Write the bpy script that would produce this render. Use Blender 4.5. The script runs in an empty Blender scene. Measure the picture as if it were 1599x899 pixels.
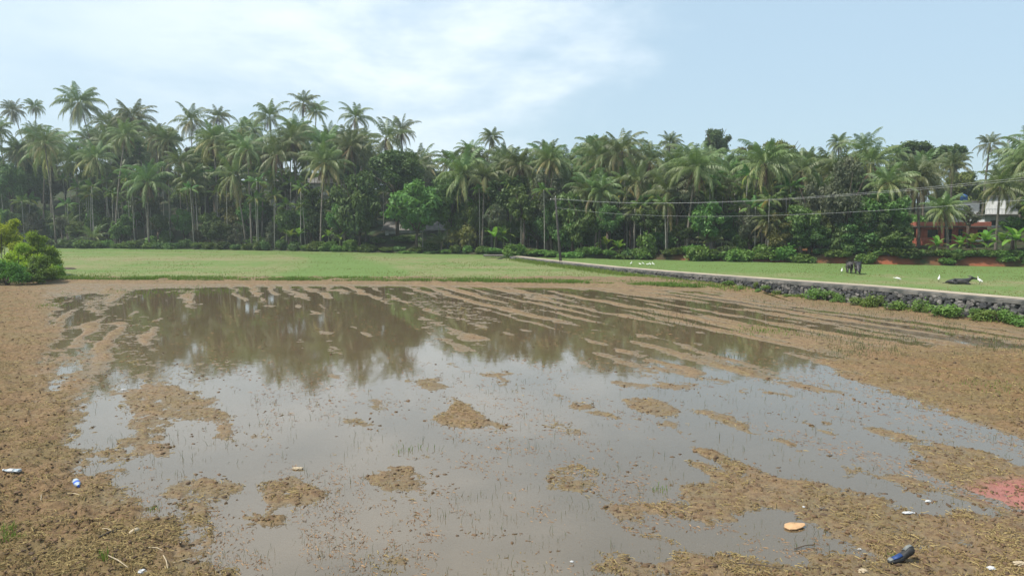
import bpy, math, random
import numpy as np
from mathutils import Vector, Matrix

R = math.radians
SC = bpy.context.scene
COL = SC.collection
rng = np.random.default_rng(7)
random.seed(7)

# ------------------------------------------------------------------ camera
CAM_H, FPX, PY_H = 5.5, 1163.0, 347.0
PITCH = math.atan((449.5 - PY_H) / FPX)
cam_d = bpy.data.cameras.new('camera')
cam = bpy.data.objects.new('camera', cam_d)
COL.objects.link(cam)
cam.location = (0, 0, CAM_H)
cam.rotation_euler = (math.pi / 2 - PITCH, 0, 0)
cam_d.sensor_width = 36
cam_d.lens = 36 * FPX / 1599.0
cam_d.clip_start = 0.1
cam_d.clip_end = 5000
SC.camera = cam

# ------------------------------------------------------------------ world, sun, exposure
SUN_DIR = Vector((-0.52, -0.14, 0.84)).normalized()          # towards the sun
SUN_EL = math.asin(SUN_DIR.z)
SUN_AZ = math.atan2(SUN_DIR.x, SUN_DIR.y)
world = bpy.data.worlds.new('World')
SC.world = world
world.use_nodes = True
wn, wl = world.node_tree.nodes, world.node_tree.links
wn.clear()


def N(nt, t, **kw):
    n = nt.nodes.new(t)
    for k, v in kw.items():
        setattr(n, k, v)
    return n


def math_node(nt, op, a, b=None, c=None, clamp=False):
    n = N(nt, 'ShaderNodeMath', operation=op, use_clamp=clamp)
    for i, v in enumerate((a, b, c)):
        if v is None:
            continue
        if hasattr(v, 'links'):
            nt.links.new(v, n.inputs[i])
        else:
            n.inputs[i].default_value = v
    return n.outputs[0]


def mixc(nt, f, a, b, mode='MIX'):
    n = N(nt, 'ShaderNodeMix', data_type='RGBA', blend_type=mode)
    for i, v in ((0, f), (6, a), (7, b)):
        if hasattr(v, 'links'):
            nt.links.new(v, n.inputs[i])
        elif i == 0:
            n.inputs[0].default_value = v
        else:
            n.inputs[i].default_value = (v[0], v[1], v[2], 1)
    return n.outputs[2]


def smooth(nt, x, lo, hi, a=0.0, b=1.0):
    n = N(nt, 'ShaderNodeMapRange', interpolation_type='SMOOTHSTEP')
    nt.links.new(x, n.inputs[0])
    n.inputs[1].default_value = lo
    n.inputs[2].default_value = hi
    n.inputs[3].default_value = a
    n.inputs[4].default_value = b
    return n.outputs[0]


def noise(nt, vec, scale, detail=4, rough=0.55, dist=0.0):
    n = N(nt, 'ShaderNodeTexNoise')
    if vec is not None:
        nt.links.new(vec, n.inputs['Vector'])
    n.inputs['Scale'].default_value = scale
    n.inputs['Detail'].default_value = detail
    n.inputs['Roughness'].default_value = rough
    n.inputs['Distortion'].default_value = dist
    return n.outputs[0]


def setup_world():
    nt = world.node_tree
    sky = N(nt, 'ShaderNodeTexSky', sky_type='NISHITA')
    sky.sun_disc = False
    sky.sun_elevation = SUN_EL
    sky.sun_rotation = SUN_AZ
    sky.air_density = 1.0
    sky.dust_density = 1.6
    sky.ozone_density = 1.6
    tc = N(nt, 'ShaderNodeTexCoord')
    sep = N(nt, 'ShaderNodeSeparateXYZ')
    nt.links.new(tc.outputs['Generated'], sep.inputs[0])
    x, y, z = sep.outputs
    # cloud layer coordinates: direction on a dome flattened towards the horizon
    zz = math_node(nt, 'ADD', z, 0.22)
    comb = N(nt, 'ShaderNodeCombineXYZ')
    nt.links.new(math_node(nt, 'DIVIDE', x, math_node(nt, 'ADD', zz, 0.3)), comb.inputs[0])
    nt.links.new(math_node(nt, 'MULTIPLY', z, 3.4), comb.inputs[1])
    nt.links.new(y, comb.inputs[2])
    v = comb.outputs[0]
    big = noise(nt, v, 1.6, 3, 0.5, 0.3)
    det = noise(nt, v, 2.6, 8, 0.56, 0.15)
    fine = noise(nt, v, 9.0, 6, 0.6, 0.2)
    # the cloud bank lies to the left of a slanting edge, clear hazy blue to the right
    edge = math_node(nt, 'SUBTRACT', math_node(nt, 'MULTIPLY', z, 0.10), x)
    edge = math_node(nt, 'ADD', edge, math_node(nt, 'MULTIPLY', math_node(nt, 'SUBTRACT', det, 0.5), 0.42))
    bank = smooth(nt, edge, -0.19, 0.03)
    left = smooth(nt, x, -0.62, -0.12, 0.25, 1.0)
    puff = smooth(nt, math_node(nt, 'ADD', math_node(nt, 'MULTIPLY', det, 0.85), math_node(nt, 'MULTIPLY', fine, 0.15)), 0.36, 0.68)
    low = smooth(nt, z, 0.06, 0.16, 0.6, 1.0)
    veil = math_node(nt, 'MULTIPLY', smooth(nt, big, 0.3, 0.7, 0.35, 0.65), bank)
    cl = math_node(nt, 'MULTIPLY', math_node(nt, 'MULTIPLY', bank, puff), math_node(nt, 'MULTIPLY', left, low))
    cl = math_node(nt, 'ADD', math_node(nt, 'MULTIPLY', cl, 0.62), math_node(nt, 'MULTIPLY', veil, 0.30), clamp=True)
    base = mixc(nt, 0.62, sky.outputs[0], (4.05, 5.45, 6.4))       # humid milky air
    col = mixc(nt, cl, base, (7.8, 8.25, 8.6))
    bg = N(nt, 'ShaderNodeBackground')
    nt.links.new(col, bg.inputs[0])
    bg.inputs[1].default_value = 0.14
    out = N(nt, 'ShaderNodeOutputWorld')
    nt.links.new(bg.outputs[0], out.inputs[0])


setup_world()
sun_d = bpy.data.lights.new('sun', 'SUN')
sun_d.energy = 4.8
sun_d.angle = R(0.53)
sun_d.color = (1.0, 0.95, 0.86)
sun = bpy.data.objects.new('sun', sun_d)
COL.objects.link(sun)
sun.rotation_euler = (-SUN_DIR).to_track_quat('-Z', 'Y').to_euler()
vs = SC.view_settings
vs.view_transform = 'Standard'
vs.look = 'None'
vs.exposure = 0.2
vs.gamma = 1.0
vs.use_curve_mapping = False
SC.cycles.use_denoising = True
SC.cycles.max_bounces = 6
SC.cycles.diffuse_bounces = 2
SC.cycles.glossy_bounces = 3
SC.cycles.transmission_bounces = 3
SC.cycles.transparent_max_bounces = 8
SC.cycles.volume_bounces = 0
SC.cycles.sample_clamp_indirect = 4


# ------------------------------------------------------------------ placing helpers
def ray(px, py):
    cx, cy = (px - 799.5) / FPX, (449.5 - py) / FPX
    cp, sp = math.cos(PITCH), math.sin(PITCH)
    return Vector((cx, cp + cy * sp, -sp + cy * cp))


def at(px, py, z=0.0):
    d = ray(px, py)
    return Vector((0, 0, CAM_H)) + d * ((z - CAM_H) / d.z)


def at_y(px, py, Y):
    d = ray(px, py)
    return Vector((0, 0, CAM_H)) + d * (Y / d.y)


# ------------------------------------------------------------------ object helpers
def tag(o, label=None, cat=None, group=None, kind=None):
    if label:
        o['label'] = label
    if cat:
        o['category'] = cat
    if group:
        o['group'] = group
    if kind:
        o['kind'] = kind
    return o


def link(name, me, parent=None, loc=(0, 0, 0), rot=(0, 0, 0), scale=(1, 1, 1)):
    o = bpy.data.objects.new(name, me)
    COL.objects.link(o)
    o.location = loc
    o.rotation_euler = rot
    o.scale = scale
    if parent:
        o.parent = parent
    return o


def empty(name, loc=(0, 0, 0), rz=0.0, scale=1.0):
    o = bpy.data.objects.new(name, None)
    COL.objects.link(o)
    o.location = loc
    o.rotation_euler = (0, 0, rz)
    o.scale = (scale,) * 3
    o.empty_display_size = 0.2
    return o


def quads_mesh(name, V, mat, attrs=None, smooth_=False):
    """V (n,4,3) quad soup -> mesh; attrs: name -> (n,) value for every quad"""
    V = np.asarray(V, np.float32)
    n = len(V)
    me = bpy.data.meshes.new(name)
    me.vertices.add(n * 4)
    me.vertices.foreach_set('co', V.reshape(-1))
    me.loops.add(n * 4)
    me.loops.foreach_set('vertex_index', np.arange(n * 4, dtype=np.int32))
    me.polygons.add(n)
    me.polygons.foreach_set('loop_start', np.arange(0, n * 4, 4, dtype=np.int32))
    for k, a in (attrs or {}).items():
        at_ = me.attributes.new(k, 'FLOAT', 'POINT')
        at_.data.foreach_set('value', np.repeat(np.asarray(a, np.float32), 4))
    me.update(calc_edges=True)
    me.materials.append(mat)
    if smooth_:
        me.polygons.foreach_set('use_smooth', np.ones(n, bool))
    return me


def grid_mesh(name, P, mat, attrs=None, smooth_=True):
    """P (r,c,3) -> connected grid"""
    r, c = P.shape[:2]
    me = bpy.data.meshes.new(name)
    me.vertices.add(r * c)
    me.vertices.foreach_set('co', P.astype(np.float32).reshape(-1))
    i = np.arange(r * c).reshape(r, c)
    F = np.stack([i[:-1, :-1], i[:-1, 1:], i[1:, 1:], i[1:, :-1]], -1).reshape(-1, 4)
    n = len(F)
    me.loops.add(n * 4)
    me.loops.foreach_set('vertex_index', F.astype(np.int32).reshape(-1))
    me.polygons.add(n)
    me.polygons.foreach_set('loop_start', np.arange(0, n * 4, 4, dtype=np.int32))
    for k, a in (attrs or {}).items():
        at_ = me.attributes.new(k, 'FLOAT', 'POINT')
        at_.data.foreach_set('value', np.asarray(a, np.float32).reshape(-1))
    me.update(calc_edges=True)
    if smooth_:
        me.polygons.foreach_set('use_smooth', np.ones(n, bool))
    me.materials.append(mat)
    return me


class MB:
    """collects polygons, builds one mesh"""

    def __init__(self):
        self.v, self.f, self.m = [], [], []
        self.mi = 0

    def add(self, vs, fs, M=None):
        b = len(self.v)
        for p in vs:
            p = Vector(p)
            self.v.append(tuple(M @ p if M else p))
        for f in fs:
            self.f.append(tuple(b + i for i in f))
            self.m.append(self.mi)

    def box(self, lo, hi, M=None, bev=0.0):
        x0, y0, z0 = lo
        x1, y1, z1 = hi
        vs = [(x0, y0, z0), (x1, y0, z0), (x1, y1, z0), (x0, y1, z0), (x0, y0, z1), (x1, y0, z1), (x1, y1, z1), (x0, y1, z1)]
        if bev:
            b = bev
            vs[4:] = [(x0 + b, y0 + b, z1), (x1 - b, y0 + b, z1), (x1 - b, y1 - b, z1), (x0 + b, y1 - b, z1)]
            mid = [(x0, y0, z1 - b), (x1, y0, z1 - b), (x1, y1, z1 - b), (x0, y1, z1 - b)]
            vs = vs[:4] + mid + vs[4:]
            fs = [(3, 2, 1, 0), (8, 9, 10, 11)]
            for k in (0, 4):
                fs += [(k + i, k + (i + 1) % 4, k + 4 + (i + 1) % 4, k + 4 + i) for i in range(4)]
            self.add(vs, fs, M)
        else:
            self.add(vs, [(3, 2, 1, 0), (4, 5, 6, 7), (0, 1, 5, 4), (1, 2, 6, 5), (2, 3, 7, 6), (3, 0, 4, 7)], M)

    def tube(self, pts, rad, n=8, cap=True):
        pts = [Vector(p) for p in pts]
        if not hasattr(rad, '__len__'):
            rad = [rad] * len(pts)
        vs, fs = [], []
        prev = None
        for i, p in enumerate(pts):
            t = (pts[min(i + 1, len(pts) - 1)] - pts[max(i - 1, 0)]).normalized()
            a = prev if prev is not None else (Vector((1, 0, 0)) if abs(t.x) < 0.8 else Vector((0, 1, 0)))
            a = (a - t * a.dot(t)).normalized()
            prev = a
            b = t.cross(a)
            for k in range(n):
                an = 2 * math.pi * k / n
                vs.append(p + (a * math.cos(an) + b * math.sin(an)) * rad[i])
        for i in range(len(pts) - 1):
            for k in range(n):
                fs.append((i * n + k, i * n + (k + 1) % n, (i + 1) * n + (k + 1) % n, (i + 1) * n + k))
        if cap:
            fs.append(tuple(range(n - 1, -1, -1)))
            fs.append(tuple(range((len(pts) - 1) * n, len(pts) * n)))
        self.add(vs, fs)

    def mesh(self, name, mats, smooth_=False):
        me = bpy.data.meshes.new(name)
        me.from_pydata(self.v, [], self.f)
        if not isinstance(mats, (list, tuple)):
            mats = [mats]
        for m in mats:
            me.materials.append(m)
        if len(mats) > 1:
            me.polygons.foreach_set('material_index', np.array(self.m, np.int32))
        if smooth_:
            me.polygons.foreach_set('use_smooth', np.ones(len(self.f), bool))
        me.update()
        return me

    def build(self, name, mats, parent=None, smooth_=False, **kw):
        return link(name, self.mesh(name, mats, smooth_), parent, **kw)


def ico(sub=1):
    t = (1 + 5 ** 0.5) / 2
    V = [(-1, t, 0), (1, t, 0), (-1, -t, 0), (1, -t, 0), (0, -1, t), (0, 1, t), (0, -1, -t), (0, 1, -t), (t, 0, -1), (t, 0, 1), (-t, 0, -1), (-t, 0, 1)]
    V = [Vector(v).normalized() for v in V]
    F = [(0, 11, 5), (0, 5, 1), (0, 1, 7), (0, 7, 10), (0, 10, 11), (1, 5, 9), (5, 11, 4), (11, 10, 2), (10, 7, 6), (7, 1, 8), (3, 9, 4), (3, 4, 2), (3, 2, 6), (3, 6, 8), (3, 8, 9), (4, 9, 5), (2, 4, 11), (6, 2, 10), (8, 6, 7), (9, 8, 1)]
    for _ in range(sub):
        mid, F2 = {}, []

        def m(a, b):
            k = (min(a, b), max(a, b))
            if k not in mid:
                mid[k] = len(V)
                V.append(((V[a] + V[b]) / 2).normalized())
            return mid[k]
        for a, b, c in F:
            ab, bc, ca = m(a, b), m(b, c), m(c, a)
            F2 += [(a, ab, ca), (b, bc, ab), (c, ca, bc), (ab, bc, ca)]
        F = F2
    return [tuple(v) for v in V], F


ICO0, ICO1, ICO2 = ico(0), ico(1), ico(2)


def skin_mesh(name, verts, edges, radii, mat, root=0, sub=2):
    me = bpy.data.meshes.new(name + '_skeleton')
    me.from_pydata(verts, edges, [])
    o = bpy.data.objects.new(name + '_skeleton', me)
    COL.objects.link(o)
    sk = o.modifiers.new('skin', 'SKIN')
    sk.use_smooth_shade = True
    for i, r in enumerate(radii):
        d = me.skin_vertices[0].data[i]
        d.radius = r if hasattr(r, '__len__') else (r, r)
        d.use_root = (i == root)
    ss = o.modifiers.new('sub', 'SUBSURF')
    ss.levels = ss.render_levels = sub
    dg = bpy.context.evaluated_depsgraph_get()
    res = bpy.data.meshes.new_from_object(o.evaluated_get(dg))
    res.name = name
    bpy.data.objects.remove(o)
    bpy.data.meshes.remove(me)
    res.materials.clear()
    res.materials.append(mat)
    res.polygons.foreach_set('use_smooth', np.ones(len(res.polygons), bool))
    return res


# ------------------------------------------------------------------ numpy noise
def _hash(ix, iy, seed):
    h = (ix.astype(np.int64) * 374761393 + iy.astype(np.int64) * 668265263 + seed * 974634777) & 0x7fffffff
    h = ((h ^ (h >> 13)) * 1274126177) & 0x7fffffff
    h = h ^ (h >> 16)
    return (h & 0xffff) / 65535.0


def vnoise(x, y, seed=0):
    ix, iy = np.floor(x), np.floor(y)
    fx, fy = x - ix, y - iy
    fx = fx * fx * (3 - 2 * fx)
    fy = fy * fy * (3 - 2 * fy)
    a, b = _hash(ix, iy, seed), _hash(ix + 1, iy, seed)
    c, d = _hash(ix, iy + 1, seed), _hash(ix + 1, iy + 1, seed)
    return (a + (b - a) * fx) * (1 - fy) + (c + (d - c) * fx) * fy


def fbm(x, y, oct_=4, seed=0, gain=0.5):
    s, amp, tot = 0, 1.0, 0.0
    for o in range(oct_):
        s = s + amp * (vnoise(x, y, seed + o * 17) - 0.5)
        tot += amp
        amp *= gain
        x, y = x * 2.03 + 13.7, y * 2.03 + 7.1
    return s / tot * 2


def sstep(x, a, b):
    t = np.clip((x - a) / (b - a), 0, 1)
    return t * t * (3 - 2 * t)


# ------------------------------------------------------------------ materials
def new_mat(name):
    m = bpy.data.materials.new(name)
    m.use_nodes = True
    nt = m.node_tree
    nt.nodes.clear()
    out = N(nt, 'ShaderNodeOutputMaterial')
    return m, nt, out


def principled(nt, base, rough=0.7, spec=0.3, normal=None):
    p = N(nt, 'ShaderNodeBsdfPrincipled')
    for key, v in (('Base Color', base), ('Roughness', rough), ('Specular IOR Level', spec)):
        if hasattr(v, 'links'):
            nt.links.new(v, p.inputs[key])
        elif key == 'Base Color':
            p.inputs[key].default_value = (v[0], v[1], v[2], 1)
        else:
            p.inputs[key].default_value = v
    if normal is not None:
        nt.links.new(normal, p.inputs['Normal'])
    return p


def bump(nt, h, strength=0.5, dist=0.05):
    b = N(nt, 'ShaderNodeBump')
    b.inputs['Strength'].default_value = strength
    b.inputs['Distance'].default_value = dist
    nt.links.new(h, b.inputs['Height'])
    return b.outputs[0]


def attr(nt, name):
    return N(nt, 'ShaderNodeAttribute', attribute_name=name).outputs['Fac']


def pos(nt):
    return N(nt, 'ShaderNodeNewGeometry').outputs['Position']


def objc(nt):
    return N(nt, 'ShaderNodeTexCoord').outputs['Object']


def m_plain(name, col, rough=0.7, spec=0.3, var=0.25, scale=3.0, col2=None, bmp=0.0):
    m, nt, out = new_mat(name)
    nz = noise(nt, objc(nt), scale, 6, 0.6)
    c2 = col2 or tuple(c * (1 - var) for c in col)
    c = mixc(nt, smooth(nt, nz, 0.35, 0.65), col, c2)
    nrm = bump(nt, nz, bmp, 0.05) if bmp else None
    p = principled(nt, c, rough, spec, nrm)
    nt.links.new(p.outputs[0], out.inputs[0])
    return m


def m_leaf(name, young, old, dry=None, rough=0.45, spec=0.4, trans=0.25, vary=0.35, gloss=0.4):
    """foliage: per leaf tint attribute between two greens, per plant brightness and hue, some light through the blade"""
    m, nt, out = new_mat(name)
    t = attr(nt, 'tint')
    c = mixc(nt, t, young, old)
    if dry:
        c = mixc(nt, smooth(nt, t, 0.80, 1.0), c, dry)
    oi = N(nt, 'ShaderNodeObjectInfo').outputs['Random']
    hsv = N(nt, 'ShaderNodeHueSaturation')
    nt.links.new(c, hsv.inputs['Color'])
    nt.links.new(math_node(nt, 'ADD', math_node(nt, 'MULTIPLY', oi, 0.05), 0.475), hsv.inputs['Hue'])
    nt.links.new(math_node(nt, 'ADD', math_node(nt, 'MULTIPLY', oi, vary * 2), 1 - vary), hsv.inputs['Value'])
    p = principled(nt, hsv.outputs[0], max(rough, 0.5), spec * gloss)
    tr = N(nt, 'ShaderNodeBsdfTranslucent')
    nt.links.new(mixc(nt, 1.0, hsv.outputs[0], (1.15, 1.25, 0.6), 'MULTIPLY'), tr.inputs[0])
    mx = N(nt, 'ShaderNodeMixShader')
    mx.inputs[0].default_value = trans
    nt.links.new(p.outputs[0], mx.inputs[1])
    nt.links.new(tr.outputs[0], mx.inputs[2])
    nt.links.new(mx.outputs[0], out.inputs[0])
    return m


M = {}
M['palm'] = m_leaf('coconut_frond', (0.105, 0.165, 0.045), (0.20, 0.215, 0.075), (0.38, 0.31, 0.13), 0.5, 0.6, 0.26, 0.32, 1.0)
M['dead'] = m_leaf('dead_frond', (0.20, 0.125, 0.075), (0.11, 0.07, 0.05), None, 0.8, 0.2, 0.15)
M['areca'] = m_leaf('areca_frond', (0.075, 0.150, 0.035), (0.15, 0.19, 0.045), (0.28, 0.24, 0.05), 0.4, 0.5, 0.3)
M['dark_tree'] = m_leaf('mango_leaf', (0.058, 0.115, 0.034), (0.12, 0.175, 0.05), None, 0.35, 0.5, 0.2)
M['lit_tree'] = m_leaf('broad_leaf', (0.075, 0.15, 0.038), (0.14, 0.21, 0.055), None, 0.35, 0.5, 0.25)
M['grey_tree'] = m_leaf('rubber_leaf', (0.095, 0.115, 0.065), (0.13, 0.135, 0.085), None, 0.5, 0.4, 0.2)
M['yellow_tree'] = m_leaf('yellowish_leaf', (0.13, 0.16, 0.045), (0.19, 0.19, 0.06), None, 0.5, 0.4, 0.25)
M['shrub_leaf'] = m_leaf('shrub_leaf', (0.085, 0.17, 0.035), (0.16, 0.23, 0.055), None, 0.45, 0.4, 0.25)
M['bush_yellow'] = m_leaf('yellow_green_leaf', (0.23, 0.33, 0.030), (0.36, 0.42, 0.05), None, 0.5, 0.3, 0.42, 0.12)
M['bush_green'] = m_leaf('mid_green_leaf', (0.13, 0.23, 0.03), (0.24, 0.32, 0.05), None, 0.5, 0.3, 0.42, 0.12)
M['bush_dark'] = m_leaf('deep_green_leaf', (0.075, 0.16, 0.025), (0.15, 0.25, 0.04), None, 0.45, 0.4, 0.25, 0.12)
M['banana'] = m_leaf('banana_leaf', (0.10, 0.21, 0.035), (0.20, 0.28, 0.05), (0.30, 0.26, 0.06), 0.4, 0.4, 0.35)
M['creeper'] = m_leaf('creeper_leaf', (0.10, 0.18, 0.040), (0.20, 0.27, 0.075), None, 0.5, 0.3, 0.3, 0.15)
M['grass'] = m_leaf('grass_blade', (0.115, 0.20, 0.040), (0.21, 0.25, 0.07), (0.32, 0.27, 0.13), 0.6, 0.3, 0.3, 0.0)
M['grass_pale'] = m_leaf('dry_grass_blade', (0.17, 0.215, 0.07), (0.25, 0.24, 0.11), (0.32, 0.27, 0.13), 0.7, 0.2, 0.4, 0.0)
M['sprout'] = m_leaf('paddy_sprout', (0.05, 0.085, 0.025), (0.11, 0.12, 0.05), (0.20, 0.15, 0.08), 0.6, 0.3, 0.2, 0.0)
M['straw'] = m_leaf('straw', (0.38, 0.275, 0.135), (0.110, 0.064, 0.027), None, 0.75, 0.2, 0.05, 0.0)
M['trunk_palm'] = m_plain('palm_bark', (0.22, 0.19, 0.155), 0.9, 0.2, 0.45, 2.0)
M['trunk_areca'] = m_plain('areca_bark', (0.36, 0.34, 0.29), 0.85, 0.2, 0.35, 1.5)
M['bark'] = m_plain('bark', (0.11, 0.085, 0.065), 0.9, 0.2, 0.4, 3.0)
M['conc'] = m_plain('concrete', (0.21, 0.19, 0.165), 0.9, 0.2, 0.4, 2.0)
M['white_wall'] = m_plain('white_paint', (0.68, 0.69, 0.68), 0.85, 0.2, 0.22, 1.2)
M['grey_wall'] = m_plain('weathered_paint', (0.66, 0.69, 0.70), 0.85, 0.2, 0.35, 0.8)
M['laterite'] = m_plain('laterite_block', (0.44, 0.135, 0.085), 0.9, 0.15, 0.35, 3.0)
M['redpaint'] = m_plain('red_plaster', (0.50, 0.17, 0.12), 0.85, 0.2, 0.3, 1.5)
M['dark_open'] = m_plain('dark_room', (0.03, 0.03, 0.032), 0.8, 0.2, 0.2)
M['glass'] = m_plain('window_glass', (0.03, 0.035, 0.04), 0.12, 0.5, 0.2)
M['tile'] = m_plain('terracotta_tile', (0.27, 0.15, 0.10), 0.85, 0.2, 0.4, 2.0)
M['sheet'] = m_plain('asbestos_sheet', (0.19, 0.18, 0.165), 0.85, 0.2, 0.4, 1.5)
M['bluetank'] = m_plain('blue_plastic', (0.03, 0.09, 0.24), 0.4, 0.4, 0.15)
M['teal'] = m_plain('teal_plastic', (0.05, 0.30, 0.32), 0.5, 0.4, 0.2)
M['wire'] = m_plain('aluminium_wire', (0.44, 0.45, 0.45), 0.5, 0.4, 0.1)
M['steel'] = m_plain('galvanised_steel', (0.34, 0.36, 0.37), 0.6, 0.4, 0.2)
M['pole'] = m_plain('weathered_pole', (0.095, 0.088, 0.08), 0.9, 0.2, 0.4, 2.0)
M['porcelain'] = m_plain('porcelain', (0.65, 0.64, 0.60), 0.25, 0.5, 0.05)
M['hide'] = m_plain('buffalo_hide', (0.016, 0.015, 0.016), 0.5, 0.4, 0.4, 4.0, (0.035, 0.03, 0.028))
M['hide_grey'] = m_plain('dusty_hide', (0.035, 0.031, 0.03), 0.6, 0.4, 0.4, 3.0, (0.09, 0.078, 0.07))
M['horn'] = m_plain('horn', (0.10, 0.09, 0.08), 0.5, 0.4, 0.3)
M['feather'] = m_plain('white_feather', (0.74, 0.73, 0.69), 0.8, 0.2, 0.06)
M['beak'] = m_plain('yellow_beak', (0.65, 0.42, 0.08), 0.5, 0.3, 0.1)
M['bird_leg'] = m_plain('bird_leg', (0.06, 0.06, 0.05), 0.7, 0.3, 0.1)

# ------------------------------------------------------------------ terrain lines
TREE_PX = [(-700, 383), (-300, 384), (0, 386.5), (100, 388.5), (300, 390.5), (450, 393), (560, 395), (740, 399), (860, 402.5), (960, 405), (1100, 408), (1250, 411), (1400, 414), (1599, 418), (2000, 424), (2600, 430)]
TL = [at(*p) for p in TREE_PX]
TLX = np.array([-600.0] + [p.x for p in TL] + [500.0])
TLY = np.array([TL[0].y] + [p.y for p in TL] + [TL[-1].y])


def tree_y(x):
    return np.interp(x, TLX, TLY)


def hill_z(x, y):
    x, y = np.asarray(x, float), np.asarray(y, float)
    t = y - tree_y(x)
    bank = np.interp(x, [-40, 0, 25, 45, 60], [0.35, 0.5, 0.9, 1.2, 1.3])
    slope = np.interp(x, [-60, -20, 20, 60], [0.42, 0.30, 0.15, 0.13])
    top = np.interp(x, [-90, -20, 40], [22, 15, 12])
    rise = slope * np.maximum(t - 3, 0)
    rise = top * (1 - np.exp(-rise / top * 1.1))
    return np.where(t < -0.6, -0.05, bank * sstep(t, -0.6, 0.5) + rise)


def ground_on_ray(px, t):
    """point on the hillside under pixel column px, t metres behind the tree line"""
    c = (px - 799.5) / FPX
    y = 120.0
    for _ in range(25):
        y = 0.5 * y + 0.5 * (float(tree_y(c * y * 1.004)) + t)
    x = c * y * 1.004
    return Vector((x, y, float(hill_z(x, y))))


# wall / path along the right: base line of the wall, top level
WB = [at(*p) for p in ((776, 402.5), (790, 406), (870, 416), (960, 428), (1050, 440), (1150, 455), (1350, 479.5), (1450, 492), (1599, 508), (1750, 526), (2000, 560))]
WPY = np.array([p.y for p in WB])[::-1]
WPX = np.array([p.x for p in WB])[::-1]
co = np.polyfit(WPY, WPX, 2)


def wall_x(y):
    return np.polyval(co, y)


def wall_top(y):
    return np.interp(y, [30, 40, 48, 59, 69, 79, 92, 107, 112], [1.38, 1.36, 1.32, 1.08, 0.88, 0.72, 0.62, 0.56, 0.5])


WALL_Y0, WALL_Y1 = 27.0, 109.0

# the bund between the flooded paddy and the dry field
BL = [at(-500, 436), at(0, 439), at(100, 440), at(600, 442), at(900, 446), at(1130, 453), at(1300, 465)]
BX, BY = np.array([p.x for p in BL]), np.array([p.y for p in BL])


def bund_y(x):
    return np.interp(x, BX, BY)


# ------------------------------------------------------------------ paddy mud height
ISL = [  # photo outlines of the mud banks (points on the ground), height above water, softness
    ([(-900, 430), (60, 447), (78, 470), (82, 500), (96, 560), (106, 620), (146, 680), (172, 740), (215, 785), (290, 812), (322, 850), (338, 905), (345, 1400), (-900, 1400)], 0.16, 0.9),
    ([(-300, 430), (1180, 446), (1180, 450), (700, 447), (400, 448), (250, 451), (150, 458), (60, 468), (-300, 470)], 0.02, 0.4),
    ([(165, 612), (230, 598), (290, 602), (350, 640), (392, 660), (380, 690), (330, 690), (315, 660), (265, 655), (255, 690), (300, 712), (225, 722), (190, 690)], 0.035, 0.25),
    ([(245, 748), (330, 742), (400, 752), (430, 765), (380, 782), (300, 803), (235, 775)], 0.03, 0.2),
    ([(390, 748), (450, 742), (500, 758), (533, 772), (470, 797), (395, 782)], 0.04, 0.2),
    ([(378, 806), (420, 800), (445, 810), (425, 823), (385, 819)], 0.06, 0.12),
    ([(690, 640), (715, 625), (745, 638), (793, 667), (720, 667), (680, 656)], 0.06, 0.15),
    ([(575, 745), (640, 730), (648, 755), (668, 777), (640, 780)], 0.045, 0.12),
    ([(640, 594), (690, 590), (700, 604), (670, 612)], 0.03, 0.2),
    ([(515, 648), (560, 652), (585, 664), (545, 666)], 0.025, 0.15),
    ([(860, 612), (905, 622), (1005, 655), (985, 664), (915, 650)], 0.04, 0.2),
    ([(965, 612), (1040, 628), (1085, 645), (1040, 656), (985, 640)], 0.04, 0.2),
    ([(925, 588), (1010, 596), (1085, 600), (1060, 610), (960, 604)], 0.03, 0.25),
    ([(1255, 644), (1290, 652), (1315, 668), (1280, 664)], 0.03, 0.12),
    ([(830, 738), (905, 750), (915, 768), (850, 765)], 0.02, 0.12),
    ([(905, 690), (860, 735), (930, 790), (960, 800), (935, 760)], 0.0, 0.2),
    ([(1075, 695), (1120, 702), (1185, 737), (1150, 742), (1110, 722)], 0.05, 0.15),
    ([(1085, 730), (1190, 735), (1260, 745), (1340, 765), (1410, 775), (1420, 800), (1500, 795), (1620, 806), (2400, 800), (2400, 1300), (1700, 1300), (1000, 960), (1040, 870), (1160, 868), (1340, 862), (1265, 842), (1240, 800), (1170, 812), (1110, 818), (985, 800), (960, 780), (1060, 780)], 0.045, 0.25),
    ([(1425, 696), (1500, 695), (1565, 706), (1640, 745), (2300, 750), (2300, 830), (1640, 800), (1530, 780), (1480, 750), (1435, 735)], 0.05, 0.2),
    ([(1400, 740), (1450, 755), (1455, 775), (1400, 770)], 0.03, 0.12),
    ([(1320, 545), (1450, 540), (1640, 545), (2400, 580), (2400, 720), (1720, 720), (1605, 700), (1545, 668), (1470, 640), (1395, 612), (1330, 590), (1290, 570)], 0.11, 0.5),
    ([(95, 545), (160, 490), (255, 492), (270, 560), (400, 560), (430, 590), (300, 600), (200, 605), (130, 650), (110, 600)], -0.006, 0.6),
    ([(120, 462), (240, 458), (200, 476), (110, 490)], 0.0, 0.4),
    ([(640, 462), (730, 470), (800, 500), (760, 520), (690, 500), (620, 478)], -0.002, 0.5),
    ([(590, 455), (900, 458), (960, 480), (820, 490), (700, 470)], -0.006, 0.5),
    ([(980, 860), (1060, 880), (1080, 899), (1000, 915), (900, 885)], 0.02, 0.2),
    ([(1120, 446), (1250, 462), (1450, 488), (1700, 510), (1700, 526), (1450, 503), (1250, 480), (1120, 462)], 0.05, 0.4),
]


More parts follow.
